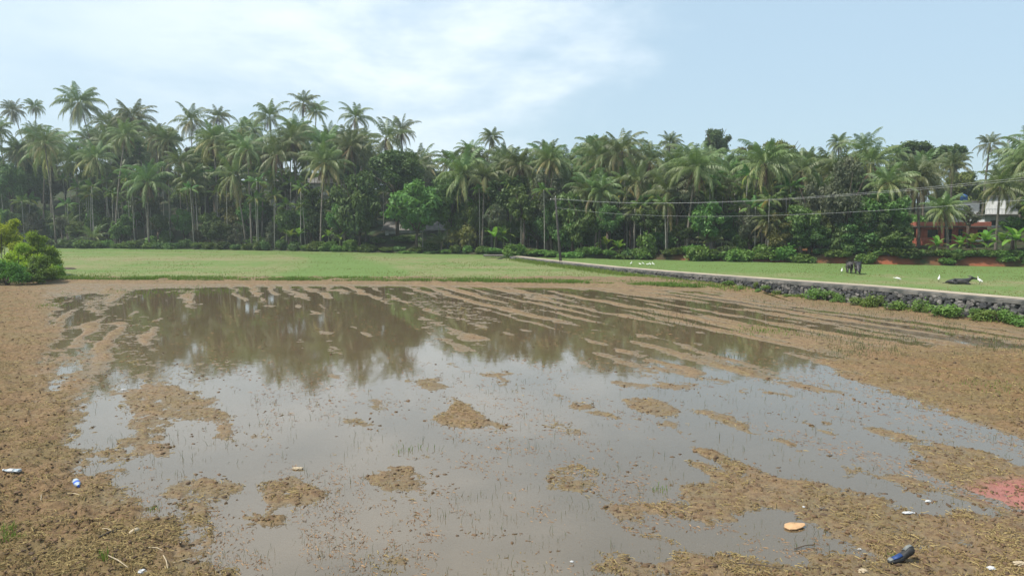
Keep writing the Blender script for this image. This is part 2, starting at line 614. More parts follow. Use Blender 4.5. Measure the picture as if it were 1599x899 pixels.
def poly_sd(x, y, P):
    """signed distance, positive inside"""
    d = np.full(x.shape, 1e9)
    ins = np.zeros(x.shape, bool)
    n = len(P)
    for i in range(n):
        ax, ay = P[i]
        bx, by = P[(i + 1) % n]
        ex, ey = bx - ax, by - ay
        wx, wy = x - ax, y - ay
        t = np.clip((wx * ex + wy * ey) / (ex * ex + ey * ey + 1e-12), 0, 1)
        d = np.minimum(d, (wx - ex * t) ** 2 + (wy - ey * t) ** 2)
        if ay != by:
            c = ((ay > y) != (by > y)) & (x < ex * (y - ay) / (ey + 1e-12) + ax)
            ins ^= c
    d = np.sqrt(d)
    return np.where(ins, d, -d)


ISL_W = [([(p.x, p.y) for p in (at(*q) for q in pts)], a, s) for pts, a, s in ISL]
RED_REFLECTION_W = [(p.x, p.y) for p in (at(*q) for q in ((1490, 766), (1530, 752), (1575, 746), (1640, 748), (1680, 830), (1599, 806), (1545, 786)))]  # outline of a red window-glass reflection, painted into the mud colour


DEEP_W = [(p.x, p.y) for p in (at(*q) for q in ((230, 480), (330, 462), (560, 462), (640, 470), (620, 520), (680, 570), (560, 620), (330, 600), (260, 560)))]


def mud_height(x, y):
    D = y
    u, v = x * 0.92 + y * 0.40, x * 0.40 - y * 0.92          # across / along the plough lines
    h = np.full(x.shape, -0.050)
    # plough ridges, stronger in the far and right part
    rid = fbm(u * 0.42 + 0.35 * fbm(x * 0.2, y * 0.2, 2, 5), v * 0.05, 3, 11)
    rid2 = fbm(u * 1.05 + 0.5 * fbm(x * 0.3, y * 0.3, 2, 6), v * 0.09, 3, 12)
    far = sstep(D, 17, 33)
    ph = u / 1.55 + 0.55 * fbm(x * 0.22, y * 0.13, 3, 15) + 0.2 * fbm(x * 0.8, y * 0.5, 3, 16)
    row = 0.5 + 0.5 * np.cos(2 * np.pi * ph)
    row = row ** 1.6 - 0.42
    msk_r = 0.35 + 0.9 * sstep(fbm(u * 0.22, v * 0.07, 3, 17), -0.35, 0.35)
    rgt = sstep(u, 12, 24)
    pat = fbm(x * 0.45, y * 0.45, 4, 13, 0.6)
    lat = fbm(x * 0.25, y * 0.9, 4, 14, 0.6)
    wob0 = 0.4 * fbm(x * 1.3, y * 1.3, 3, 19)
    amt = 0.010 + 0.045 * far + 0.030 * rgt * (0.3 + 0.7 * far)
    h += amt * (rid * 1.3 + rid2 * 1.2) + 0.012 * far + 0.014 * rgt * far
    h += row * msk_r * (0.017 + 0.034 * far + 0.012 * rgt * far)
    h += (0.035 + 0.02 * far) * np.maximum(pat - 0.12, 0) * 1.6 + 0.16 * (1 - 0.6 * far) * np.maximum(fbm(u * 0.75 + wob0, v * 0.30, 4, 18, 0.6) - 0.22 + 0.14 * sstep(u, 5, 12), 0) + 0.045 * far * np.maximum(lat - 0.05, 0)
    h -= 0.03 * sstep(poly_sd(x, y, DEEP_W), -2.0, 3.0)
    wob = fbm(x * 1.1, y * 1.1, 4, 3) * 0.50 + fbm(x * 5, y * 5, 4, 4, 0.65) * 0.45 + fbm(u * 1.6, v * 0.28, 4, 7, 0.6) * 0.75
    dry = np.zeros(x.shape)
    for P, a, s in ISL_W:
        px_, py_ = [p[0] for p in P], [p[1] for p in P]
        msk = (x > min(px_) - 2.5) & (x < max(px_) + 2.5) & (y > min(py_) - 2.5) & (y < max(py_) + 2.5)
        if not msk.any():
            continue
        sd = poly_sd(x[msk], y[msk], P)
        k = 0.45 + 0.55 * min(s / 0.4, 1.6)
        val = sstep(sd + wob[msk] * k * 0.9, -s * 1.2, s * 1.7)
        big = sstep(sd, 0.5, 4.0)
        hm = h[msk]
        h[msk] = np.maximum(hm, hm * (1 - val) + (a * (0.55 + 0.45 * big)) * val + val * 0.0)
        dm = dry[msk]
        dry[msk] = np.maximum(dm, val * min(a / 0.12, 1.0) * (0.5 + 0.5 * big))
    # clods and crumbs
    c1 = fbm(x * 3.2, y * 3.2, 4, 21, 0.6)
    c2 = np.abs(fbm(x * 9.0, y * 9.0, 4, 22, 0.65))
    wet = sstep(h, -0.045, 0.03) * (0.35 + 0.65 * sstep(fbm(x * 0.9, y * 0.9, 3, 23), -0.25, 0.25))
    lump = np.maximum(fbm(x * 1.7, y * 1.7, 3, 24), 0)
    h += dry * 0.13 * lump
    rg = 0.5 + 0.5 * np.clip(dry * 1.3, 0, 1)
    h += c1 * (0.012 + 0.034 * wet * rg + 0.06 * dry) + (c2 - 0.25) * (0.012 + 0.06 * wet * rg + 0.10 * dry)
    # slope up against the bund, the wall foot and the left bank
    bd = y - bund_y(x)
    h += 0.30 * sstep(bd, -2.2, 0.6)
    wx = wall_x(y) - x
    h = np.where(wx < 0, -0.3, h + 0.10 * (1 - sstep(wx, 0.0, 1.6)))
    return h, dry


def paddy():
    rows = [6.5]
    while rows[-1] < 71.5:
        rows.append(rows[-1] * 1.0026 + 0.004)
    rows = np.array(rows)
    NC = 1060
    s = np.linspace(-1, 1, NC)
    EDGE = rows[:, None] * 0.80 + 7.0
    X = s[None, :] * EDGE
    Y = np.repeat(rows[:, None], NC, 1)
    h, dry = mud_height(X, Y)
    side = sstep(np.abs(X) - EDGE, -3.0, -1.0) * (wall_x(Y) - X > 0)      # low banks close the paddy beyond both sides of the view
    h = np.maximum(h, h + 0.30 * side)
    red = sstep(poly_sd(X, Y, RED_REFLECTION_W) + 0.10 * fbm(X * 3, Y * 3, 3, 9), -0.22, 0.55)  # mask of the painted red reflection
    m, nt, out = new_mat('paddy_mud')
    P = pos(nt)
    sep = N(nt, 'ShaderNodeSeparateXYZ')
    nt.links.new(P, sep.inputs[0])
    n1 = noise(nt, P, 0.55, 5, 0.6)
    n2 = noise(nt, P, 7.0, 8, 0.7)
    n3 = noise(nt, P, 32.0, 5, 0.7)
    c = mixc(nt, smooth(nt, n1, 0.35, 0.65), (0.215, 0.143, 0.074), (0.18, 0.135, 0.064))
    c = mixc(nt, smooth(nt, n2, 0.42, 0.62), c, (0.125, 0.075, 0.040))
    c = mixc(nt, smooth(nt, n3, 0.56, 0.70), c, (0.34, 0.25, 0.15))
    n4 = noise(nt, P, 1.7, 6, 0.7, 0.4)
    clump = math_node(nt, 'MULTIPLY', smooth(nt, n4, 0.54, 0.64), smooth(nt, sep.outputs[2], 0.02, 0.08, 0, 0.8))
    c = mixc(nt, clump, c, (0.075, 0.046, 0.025))
    lowf = smooth(nt, sep.outputs[2], 0.0, 0.035)                  # wet rim is olive and glossy
    c = mixc(nt, lowf, mixc(nt, 0.6, c, (0.150, 0.115, 0.066)), c)
    c = mixc(nt, math_node(nt, 'MULTIPLY', attr(nt, 'dry'), 0.72), c, mixc(nt, smooth(nt, n1, 0.4, 0.6), (0.165, 0.096, 0.040), (0.145, 0.102, 0.040)))
    c = mixc(nt, math_node(nt, 'MULTIPLY', attr(nt, 'red'), 0.5), c, (0.44, 0.13, 0.14))  # reflection in the window glass, tinted onto the mud; no real stain
    rough = smooth(nt, sep.outputs[2], 0.0, 0.05, 0.42, 0.9)
    hgt = math_node(nt, 'ADD', n2, math_node(nt, 'MULTIPLY', n3, 0.5))
    p = principled(nt, c, rough, 0.35, bump(nt, hgt, 0.8, 0.05))
    nt.links.new(p.outputs[0], out.inputs[0])
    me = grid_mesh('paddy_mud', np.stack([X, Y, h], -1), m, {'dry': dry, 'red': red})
    tag(link('paddy_mud', me), kind='structure')
    return m


MUD = paddy()


def water():
    m, nt, out = new_mat('muddy_water')
    P = pos(nt)
    w = noise(nt, P, 1.3, 4, 0.6)
    w2 = noise(nt, P, 9.0, 3, 0.6)
    hgt = math_node(nt, 'ADD', math_node(nt, 'MULTIPLY', w, 0.7), math_node(nt, 'MULTIPLY', w2, 0.12))
    nrm = bump(nt, hgt, 0.05, 0.05)
    silt = mixc(nt, noise(nt, P, 0.5, 4, 0.6), (0.205, 0.147, 0.083), (0.155, 0.112, 0.062))
    dif = N(nt, 'ShaderNodeBsdfDiffuse')
    nt.links.new(silt, dif.inputs[0])
    tr = N(nt, 'ShaderNodeBsdfTransparent')
    tr.inputs[0].default_value = (0.92, 0.86, 0.76, 1)
    body = N(nt, 'ShaderNodeMixShader')
    body.inputs[0].default_value = 0.60
    nt.links.new(tr.outputs[0], body.inputs[1])
    nt.links.new(dif.outputs[0], body.inputs[2])
    gl = N(nt, 'ShaderNodeBsdfGlossy')
    gl.inputs['Roughness'].default_value = 0.03
    gl.inputs[0].default_value = (1, 0.985, 0.95, 1)
    nt.links.new(nrm, gl.inputs['Normal'])
    fr = N(nt, 'ShaderNodeFresnel')
    fr.inputs[0].default_value = 1.95
    mx = N(nt, 'ShaderNodeMixShader')
    nt.links.new(fr.outputs[0], mx.inputs[0])
    nt.links.new(body.outputs[0], mx.inputs[1])
    nt.links.new(gl.outputs[0], mx.inputs[2])
    nt.links.new(mx.outputs[0], out.inputs[0])
    me = bpy.data.meshes.new('water')
    xs = [-62, -8, -8 - 1e-3, 60]
    me.from_pydata([(-11.6, 6.55, 0), (11.6, 6.55, 0), (62, 71, 0), (-62, 71, 0)], [], [(0, 1, 2, 3)])
    me.materials.append(m)
    tag(link('water', me), kind='structure')


water()


# ------------------------------------------------------------------ dry field and hillside
GREEN_W = [(p.x, p.y) for p in (at(*q) for q in ((480, 399), (530, 399), (600, 420), (640, 441), (520, 441), (440, 432), (500, 415)))]


def field():
    xs = np.linspace(-190, 130, 330)
    tt = np.linspace(0, 1, 150)
    X = np.repeat(xs[None, :], 150, 0)
    y0 = np.where(xs < 20, bund_y(xs) - 0.3, 26.0)
    y0 = np.where(xs > 20, np.maximum(26.0, 0), y0)
    y1 = tree_y(xs) + 1.5
    Y = y0[None, :] + (y1 - y0)[None, :] * tt[:, None]
    z = 0.16 + 0.06 * fbm(X * 0.15, Y * 0.15, 3, 31) + 0.06 * sstep(bund_y(X) - Y, -1.5, 0.4) * (X < 20)
    right = X - wall_x(Y)
    z = np.where(right > 0.5, 0.10 + 0.04 * fbm(X * 0.1, Y * 0.1, 3, 32), z)
    # keep the strip under the wall and the paddy corner low
    z = np.where((Y < bund_y(X) - 0.35) & (right < 0.5), -0.6, z)
    g = fbm(X * 0.05, Y * 0.035, 3, 33) * 0.35 + fbm(X * 0.02, Y * 0.18, 3, 34) * 0.55
    g += 1.2 * sstep(poly_sd(X, Y, GREEN_W), -3, 3)
    tl = tree_y(X) - Y
    g += 0.52
    g += np.where(right > 0.5, 0.75 * (1 - sstep(tl, 14, 34)) + 0.05, 0.35 * (1 - sstep(tl, 3, 22)))
    g += np.where(right < 0.5, 0.7 * (1 - sstep(Y - bund_y(X), 0.5, 5.0)), 0)
    m, nt, out = new_mat('field_grass')
    P = pos(nt)
    n1 = noise(nt, P, 0.9, 6, 0.65)
    n2 = noise(nt, P, 6.0, 5, 0.7)
    ga = math_node(nt, 'ADD', attr(nt, 'green'), math_node(nt, 'MULTIPLY', math_node(nt, 'SUBTRACT', n1, 0.5), 2.0))
    n5 = noise(nt, P, 0.22, 5, 0.65, 0.5)
    ga = math_node(nt, 'ADD', ga, math_node(nt, 'MULTIPLY', math_node(nt, 'SUBTRACT', n5, 0.55), 2.2))
    c = mixc(nt, smooth(nt, ga, -0.5, 0.25), (0.25, 0.19, 0.12), (0.19, 0.20, 0.085))
    c = mixc(nt, smooth(nt, ga, 0.1, 1.0), c, (0.115, 0.185, 0.048))
    c = mixc(nt, smooth(nt, n2, 0.45, 0.7, 0, 0.7), c, (0.12, 0.115, 0.05))
    p = principled(nt, c, 0.9, 0.15, bump(nt, n2, 0.6, 0.1))
    nt.links.new(p.outputs[0], out.inputs[0])
    me = grid_mesh('grass_field', np.stack([X, Y, z], -1), m, {'green': g})
    tag(link('grass_field', me), kind='structure')

    # hillside under the grove, reaching the horizon
    ys = np.concatenate([np.array([-1.0, -0.6, -0.35, -0.1, 0.2, 0.5, 1, 2]), np.linspace(3, 120, 60), np.array([150, 220, 400, 900, 2500])])
    xs = np.concatenate([np.array([-2500, -900, -400]), np.linspace(-250, 220, 240), np.array([400, 900, 2500])])
    X = np.repeat(xs[None, :], len(ys), 0)
    Y = tree_y(X) + ys[:, None]
    Z = hill_z(X, Y) + 0.25 * fbm(X * 0.3, Y * 0.3, 3, 41) * sstep(ys, 0.2, 3)[:, None]
    m, nt, out = new_mat('forest_floor')
    P = pos(nt)
    n1 = noise(nt, P, 0.4, 6, 0.65)
    n2 = noise(nt, P, 0.12, 4, 0.6)
    c = mixc(nt, smooth(nt, n1, 0.4, 0.6), (0.050, 0.045, 0.026), (0.035, 0.058, 0.022))
    sep = N(nt, 'ShaderNodeSeparateXYZ')
    nt.links.new(P, sep.inputs[0])
    redz = math_node(nt, 'MULTIPLY', smooth(nt, sep.outputs[0], 8, 40), smooth(nt, sep.outputs[2], 2.2, 1.0))
    c = mixc(nt, math_node(nt, 'MULTIPLY', redz, smooth(nt, n2, 0.35, 0.55)), c, (0.24, 0.085, 0.045))
    p = principled(nt, c, 0.95, 0.1, bump(nt, n1, 0.6, 0.2))
    nt.links.new(p.outputs[0], out.inputs[0])
    me = grid_mesh('hillside', np.stack([X, Y, Z], -1), m)
    tag(link('hillside', me), kind='structure')

    # far ground sheet to the horizon under everything, and behind the camera
    me = bpy.data.meshes.new('ground')
    S = 2500
    me.from_pydata([(-S, -S, -0.7), (S, -S, -0.7), (S, S, -0.7), (-S, S, -0.7)], [], [(0, 1, 2, 3)])
    me.materials.append(MUD)
    tag(link('ground', me), kind='structure')


field()


# ------------------------------------------------------------------ stone wall and path
def wall_frame(y):
    p = Vector((float(wall_x(y)), y, 0))
    dx = float(np.polyval(np.polyder(co), y))
    t = Vector((dx, 1, 0)).normalized()
    n = Vector((t.y, -t.x, 0))                 # towards the right field
    return p, t, n


def wall_and_path():
    root = empty('stone_wall', wall_frame(60)[0])
    tag(root, 'long low retaining wall of dark rubble stones edging the raised path', 'wall')
    off = root.location.copy()
    ys = np.linspace(WALL_Y0, WALL_Y1, 120)
    # mortar core with a rough concrete cap
    core, cap = MB(), MB()
    for kind in ('core', 'cap'):
        mb = core if kind == 'core' else cap
        vs, fs = [], []
        for i, y in enumerate(ys):
            p, t, n = wall_frame(y)
            top = float(wall_top(y))
            ch = 0.24 if y < 60 else 0.24 - 0.08 * min((y - 60) / 30, 1)
            w1 = 0.45
            j = 0.03 * float(vnoise(np.array(y * 1.7), np.array(0.5), 3) - 0.5)
            if kind == 'core':
                prof = [(0.16, -0.6), (0.20, top - ch), (w1, top - ch), (w1, -0.6)]
            else:
                prof = [(0.02 + j, top - ch + 0.003 + 3 * j), (0.045 + j, top - 0.03), (0.075 + j, top - 0.004), (w1 - 0.01, top - 0.004), (w1 - 0.01, top - ch + 0.003)]
            k = len(prof)
            for a, z in prof:
                q = p + n * a - off
                vs.append((q.x, q.y, z))
            if i:
                for a in range(k):
                    b = (a + 1) % k
                    fs.append(((i - 1) * k + a, (i - 1) * k + b, i * k + b, i * k + a))
        fs.append(tuple(range(k)))
        fs.append(tuple(range(len(vs) - k, len(vs)))[::-1])
        mb.add(vs, fs)
    mc = m_plain('wall_cap', (0.15, 0.14, 0.125), 0.9, 0.2, 0.5, 1.3, (0.06, 0.062, 0.058), 0.5)
    core.build('wall_core', m_plain('wall_mortar', (0.035, 0.035, 0.035), 0.95, 0.1, 0.4), root)
    cap.build('coping', mc, root)
    # rubble face
    mb = MB()
    rs = random.Random(3)
    V, F = ICO1
    y = WALL_Y0
    while y < WALL_Y1:
        p, t, n = wall_frame(y)
        top = float(wall_top(y)) - (0.20 if y < 60 else 0.14)
        z = -0.05
        wmax = 0.0
        while z < top:
            sz = rs.uniform(0.17, 0.34)
            if z + sz > top + 0.1:
                sz = max(top + 0.05 - z, 0.1)
            w = rs.uniform(0.20, 0.42) * (1.0 if y < 62 else 1.4)
            c = p + n * rs.uniform(0.15, 0.22) + t * (w * 0.5 + rs.uniform(-0.1, 0.1)) + Vector((0, 0, z + sz / 2)) - off
            tilt = Matrix.Rotation(rs.uniform(-0.5, 0.5), 3, n)
            ax, bz = w * 0.58, sz * 0.58
            vs = []
            pw = rs.uniform(0.5, 0.75)
            for q in V:
                s = [math.copysign(abs(c_) ** pw, c_) for c_ in q]
                jx = 1 + rs.uniform(-0.14, 0.14)
                vec = t * (s[0] * ax * jx) + n * (s[1] * 0.17 * jx) + Vector((0, 0, s[2] * bz * jx))
                vs.append(c + tilt @ vec)
            mb.mi = rs.choice((0, 0, 1, 1, 2))
            mb.add(vs, F)
            z += sz * 0.93
            wmax = max(wmax, w)
        y += wmax * 0.78
    st = [m_plain('granite_dark', (0.065, 0.065, 0.068), 0.9, 0.2, 0.4, 4.0, None, 0.5),
          m_plain('granite_mid', (0.125, 0.12, 0.115), 0.9, 0.2, 0.45, 4.0, (0.06, 0.06, 0.058), 0.5),
          m_plain('granite_light', (0.20, 0.185, 0.17), 0.9, 0.2, 0.45, 4.0, (0.11, 0.10, 0.095), 0.5)]
    mb.build('rubble_face', st, root)
    # path on the wall
    vs, fs = [], []
    for i, y in enumerate(ys):
        p, t, n = wall_frame(y)
        top = float(wall_top(y))
        for a, z in ((0.44, top), (1.1, top + 0.02), (1.75, top), (2.3, 0.02)):
            q = p + n * a
            vs.append((q.x, q.y, z + (0.012 if a < 2 else 0)))
        if i:
            for a in range(3):
                fs.append(((i - 1) * 4 + a, (i - 1) * 4 + a + 1, i * 4 + a + 1, i * 4 + a))
    me = bpy.data.meshes.new('path')
    me.from_pydata(vs, [], fs)
    me.materials.append(m_plain('path_surface', (0.40, 0.33, 0.25), 0.95, 0.1, 0.3, 0.8, (0.30, 0.255, 0.20)))
    tag(link('path', me), kind='structure')
    # end face plus slab ramp lying against the far end
    mb = MB()
    a, b = at(771, 407, 0.1), at(788, 399.5, 0.52)
    d = Vector((0.35, 2.2, 0))
    vs = [a, b, b + d, a + d]
    up = Vector((0, 0, 0.16))
    mb.add([v for v in vs] + [v - up for v in vs], [(0, 1, 2, 3), (7, 6, 5, 4), (0, 4, 5, 1), (1, 5, 6, 2), (2, 6, 7, 3), (3, 7, 4, 0)])
    tag(mb.build('stone_slab', M['conc']), 'sloping grey stone slab leaning against the far end of the path wall', 'slab')
    cul = empty('culvert', at(770, 402, 0.0))
    coff = cul.location.copy()
    mb = MB()
    for k in range(7):
        vs, F2 = ICO1
        c = at(757 + k * 4.2, 402, 0.0) + Vector((0, 0.3, 0.25))
        s = [random.uniform(0.22, 0.3), 0.25, random.uniform(0.2, 0.28)]
        mb.add([(c.x + q[0] * s[0] - coff.x, c.y + q[1] * s[1] - coff.y, c.z + q[2] * s[2]) for q in vs], F2)
    mb.build('stone_face', M['bark'], cul)
    mb = MB()
    mb.box((at(755, 399, .5).x, at(755, 399, .5).y - 0.1, 0.46), (at(786, 399, .5).x, at(786, 399, .5).y + 2.0, 0.56))
    mb.build('cover_slab', M['conc'], cul, loc=-coff)
    tag(cul, 'short stone culvert end where the path reaches the trees', 'culvert')


wall_and_path()


# ------------------------------------------------------------------ foliage generators
def unit(v):
    return v / (np.linalg.norm(v, axis=-1, keepdims=True) + 1e-9)


def leaf_cloud(seed, blobs, n_leaf, ll, lw, shell=0.6, droop=0.3):
    """blobs: list (centre, radius(3)); diamond shaped leaves spread through each blob"""
    g = np.random.default_rng(seed)
    vol = np.array([np.prod(b[1]) ** (2 / 3) for b in blobs])
    cnt = (n_leaf * vol / vol.sum()).astype(int) + 1
    Q, T = [], []
    for (c, r), n in zip(blobs, cnt):
        d = unit(g.normal(size=(n, 3)))
        rad = shell + (1 - shell) * g.random(n) ** 0.7
        rad *= 0.7 + 0.65 * g.random(n) ** 2
        p = np.array(c) + d * rad[:, None] * np.array(r)
        nrm = unit(d * 0.45 + np.array([0, 0, 0.5]) + g.normal(size=(n, 3)) * 0.62)
        ax = unit(np.cross(nrm, g.normal(size=(n, 3))))
        ax = unit(ax + np.array([0, 0, -droop]))
        sd = unit(np.cross(nrm, ax))
        L = ll * (0.6 + 0.8 * g.random(n))[:, None]
        W = lw * (0.6 + 0.8 * g.random(n))[:, None]
        bend = nrm * L * 0.12
        Q.append(np.stack([p - ax * L * 0.5, p + sd * W * 0.5 + bend, p + ax * L * 0.5, p - sd * W * 0.5 + bend], 1))
        base = g.random()
        T.append(np.clip(0.5 * base + 0.5 * g.random(n), 0, 0.99))
    return np.concatenate(Q), np.concatenate(T)


def palm_crown(seed, nf=30, L=4.7, ll=0.95, nl=24, w=0.085, e0=82, e1=-38, bendy=(38, 62), tint=(0.0, 0.9), lop=0.0):
    g = np.random.default_rng(seed)
    Q, T = [], []
    for i in range(nf):
        k = (i + 0.5) / nf
        az = i * 2.39996 + g.normal() * 0.18
        el = R(e0 + (e1 - e0) * k ** 0.85 + g.normal() * 7 + lop * math.cos(az - 1.0) * min(1, 2 * k))
        bend = R(bendy[0] + (bendy[1] - bendy[0]) * g.random()) * (1.0 if k > 0.2 else 0.45 + 2.5 * k)
        Lf = L * (0.82 + 0.3 * g.random()) * (0.75 + 0.25 * min(1, k * 5))
        ns = 9
        hz = np.array([math.cos(az), math.sin(az), 0])
        side = np.array([-math.sin(az), math.cos(az), 0])
        roll = g.normal() * 0.35
        pts, dirs = [np.array([0, 0, 0.0]) + hz * 0.15], []
        for s in range(ns):
            e = el - bend * (s / (ns - 1)) ** 1.7
            e = max(e, R(-86))
            d = hz * math.cos(e) + np.array([0, 0, math.sin(e)])
            dirs.append(d)
            pts.append(pts[-1] + d * Lf / ns)
        pts = np.array(pts)
        dirs.append(dirs[-1])
        dirs = np.array(dirs)
        tn = tint[0] + (tint[1] - tint[0]) * k + g.normal() * 0.07
        # rachis ribbon
        for s in range(ns):
            a = 0.055 * (1 - s / ns) + 0.012
            b = 0.055 * (1 - (s + 1) / ns) + 0.012
            Q.append([pts[s] - side * a, pts[s] + side * a, pts[s + 1] + side * b, pts[s + 1] - side * b])
            T.append(min(tn + 0.15, 0.99))
        for j in range(nl):
            t = 0.13 + 0.87 * (j + 0.5) / nl
            f = t * ns
            s = min(int(f), ns - 1)
            p = pts[s] + (pts[s + 1] - pts[s]) * (f - s)
            d = dirs[s]
            nrm = np.cross(side, d)
            prof = 0.6 + 0.4 * math.sin(math.pi * min(t * 1.15, 1.0)) - 0.3 * max(0, t - 0.8)
            for sg in (-1, 1):
                sv = side * math.cos(roll * sg) * sg + nrm * (0.22 + math.sin(roll) * sg * 0.6)
                dv = sv * (0.95 - 0.45 * t) + d * (0.45 + 0.5 * t) + np.array([0, 0, -0.25 - 0.25 * k]) + g.normal(size=3) * 0.10
                dv /= np.linalg.norm(dv)
                ln = ll * prof * (0.85 + 0.3 * g.random())
                m_ = p + dv * ln * 0.5
                dv2 = dv + np.array([0, 0, -0.75 - 0.35 * k])
                dv2 /= np.linalg.norm(dv2)
                e_ = m_ + dv2 * ln * 0.5
                wv = d * w * 0.5
                Q.append([p - wv * 0.7, p + wv * 0.7, m_ + wv, m_ - wv])
                Q.append([m_ - wv, m_ + wv, e_ + wv * 0.25, e_ - wv * 0.25])
                tt = min(max(tn + g.normal() * 0.05, 0), 0.99)
                T += [tt, tt]
    return np.array(Q), np.array(T)


CROWNS = []
for i, (nf, L, e1, bd, ti, lop) in enumerate([(30, 5.0, -42, (50, 95), (0.0, 0.88), 6), (36, 4.9, -58, (55, 100), (0.05, 0.93), 10), (27, 5.2, -28, (55, 105), (0.0, 0.78), 16),
                                              (34, 4.8, -52, (45, 85), (0.1, 1.0), 8), (30, 5.3, -38, (60, 110), (0.0, 0.85), 14), (25, 5.0, -20, (60, 105), (0.0, 0.7), 18),
                                              (22, 5.1, -48, (40, 90), (0.05, 0.95), 20), (32, 4.6, -62, (60, 90), (0.0, 0.9), 12), (28, 5.4, -45, (70, 115), (0.1, 1.0), 15), (20, 4.7, -30, (45, 100), (0.0, 0.85), 22)]):
    q, t = palm_crown(100 + i, nf, L, 1.12, 34, 0.105, 86, e1, bd, ti, lop)
    CROWNS.append(quads_mesh('coconut_crown', q, M['palm'], {'tint': t}))
mb_ = MB()
for k in range(14):
    a = k * 2.4
    mb_.add([(0.36 * math.cos(a) + q[0] * 0.13, 0.36 * math.sin(a) + q[1] * 0.13, -0.35 - 0.28 * (k % 3) + q[2] * 0.16) for q in ICO1[0]], ICO1[1])
NUTS = mb_.mesh('coconut_bunch', m_plain('green_coconut', (0.20, 0.19, 0.05), 0.5, 0.3, 0.3, 3.0), True)
DEADS = []
for i in range(3):
    q, t = palm_crown(140 + i, 6 + i, 3.4, 0.7, 18, 0.10, -52, -72, (10, 25), (0.0, 0.9))
    DEADS.append(quads_mesh('dead_fronds', q, M['dead'], {'tint': t}))
ARECAS = []
for i in range(4):
    q, t = palm_crown(160 + i, 9, 2.1, 0.62, 15, 0.14, 80, -12 - 6 * i, (40, 75), (0.0, 0.9))
    ARECAS.append(quads_mesh('areca_crown', q, M['areca'], {'tint': t}))
SHORTS = []
for i in range(2):
    q, t = palm_crown(170 + i, 16, 4.2, 0.9, 22, 0.10, 86, 5, (40, 70), (0.0, 0.8))
    SHORTS.append(quads_mesh('young_palm_crown', q, M['palm'], {'tint': t}))


def trunk_curve(H, lean, az, n=9):
    pts = []
    for i in range(n):
        t = i / (n - 1)
        o = lean * H * (t ** 1.6)
        pts.append((math.cos(az) * o, math.sin(az) * o, H * t - (0.6 if i == 0 else 0)))
    return pts


def coconut(base, H, crown_d, label, group, v=None, lean=None, az=None, dead=None):
    v = random.randrange(len(CROWNS)) if v is None else v
    lean = random.uniform(0.0, 0.17) if lean is None else lean
    az = random.uniform(0, 6.28) if az is None else az
    pts = trunk_curve(H, lean, az)
    top = Vector(pts[-1])
    root = empty('coconut_palm', base - Vector((top.x, top.y, 0)))
    root.location.z = float(hill_z(root.location.x, root.location.y)) if root.location.y > float(tree_y(root.location.x)) else 0.12
    dz = base.z - root.location.z
    pts = [(p[0], p[1], p[2] * (H + dz) / H) for p in pts]
    top = Vector(pts[-1])
    tag(root, label, 'palm tree', group)
    mb = MB()
    r0 = random.uniform(0.15, 0.19)
    mb.tube(pts, [r0 * 1.7] + [r0 * (1.1 - 0.45 * i / 8) for i in range(1, 9)], 8)
    mb.build('trunk', M['trunk_palm'], root, True)
    s = crown_d / 9.2
    link('crown', CROWNS[v], root, top - Vector((0, 0, 0.1)), (random.uniform(-.16, .16), random.uniform(-.16, .16), random.uniform(0, 6.28)), (s, s, s * random.uniform(0.88, 1.15)))
    if random.random() < 0.5:
        link('coconut_bunch', NUTS, root, top - Vector((0, 0, 0.1)), (0, 0, random.uniform(0, 6.28)), (s,) * 3)
    if dead if dead is not None else random.random() < 0.6:
        link('dead_fronds', random.choice(DEADS), root, top - Vector((0, 0, 0.35)), (0, 0, random.uniform(0, 6.28)), (s,) * 3)
    return root


def areca(base, H, label, group, lean=None, s=None):
    root = empty('areca_palm', base)
    tag(root, label, 'palm tree', group)
    pts = trunk_curve(H, random.uniform(0, 0.05) if lean is None else lean, random.uniform(0, 6.28), 6)
    mb = MB()
    mb.tube(pts, [0.095] + [0.075 - 0.004 * i for i in range(5)], 6)
    mb.build('trunk', M['trunk_areca'], root, True)
    mb = MB()
    top = Vector(pts[-1])
    s = s or random.uniform(0.85, 1.2)
    link('crown', random.choice(ARECAS), root, top, (0, 0, random.uniform(0, 6.28)), (s,) * 3)
    return root


# broadleaf crowns, unit radius about 3.5 m
def blob_set(seed, n, flat=0.8, spread=1.0, rr=(0.9, 1.7)):
    g = np.random.default_rng(seed)
    B = []
    for i in range(n):
        d = unit(g.normal(size=3))
        c = d * np.array([2.9, 2.9, 2.8 * flat]) * spread * g.random() ** 0.4
        r = g.uniform(*rr)
        B.append((c, (r, r, r * g.uniform(0.55, 0.85))))
    return B


TREES = {}
for kind, seeds, n, nl, ll, lw, rr, sh in (('dark_tree', (1, 2, 3), 34, 8000, 0.46, 0.22, (0.55, 1.25), 0.45), ('lit_tree', (4, 5, 6), 30, 6500, 0.55, 0.30, (0.5, 1.2), 0.5),
                                       ('grey_tree', (7, 8, 9), 36, 5200, 0.42, 0.18, (0.5, 1.1), 0.3), ('yellow_tree', (10, 11), 32, 7000, 0.42, 0.20, (0.55, 1.2), 0.45)):
    TREES[kind] = []
    for s in seeds:
        q, t = leaf_cloud(200 + s, blob_set(s, n, 0.85, 1.0, rr), nl, ll, lw, sh)
        TREES[kind].append(quads_mesh('tree_crown', q, M[kind], {'tint': t}))


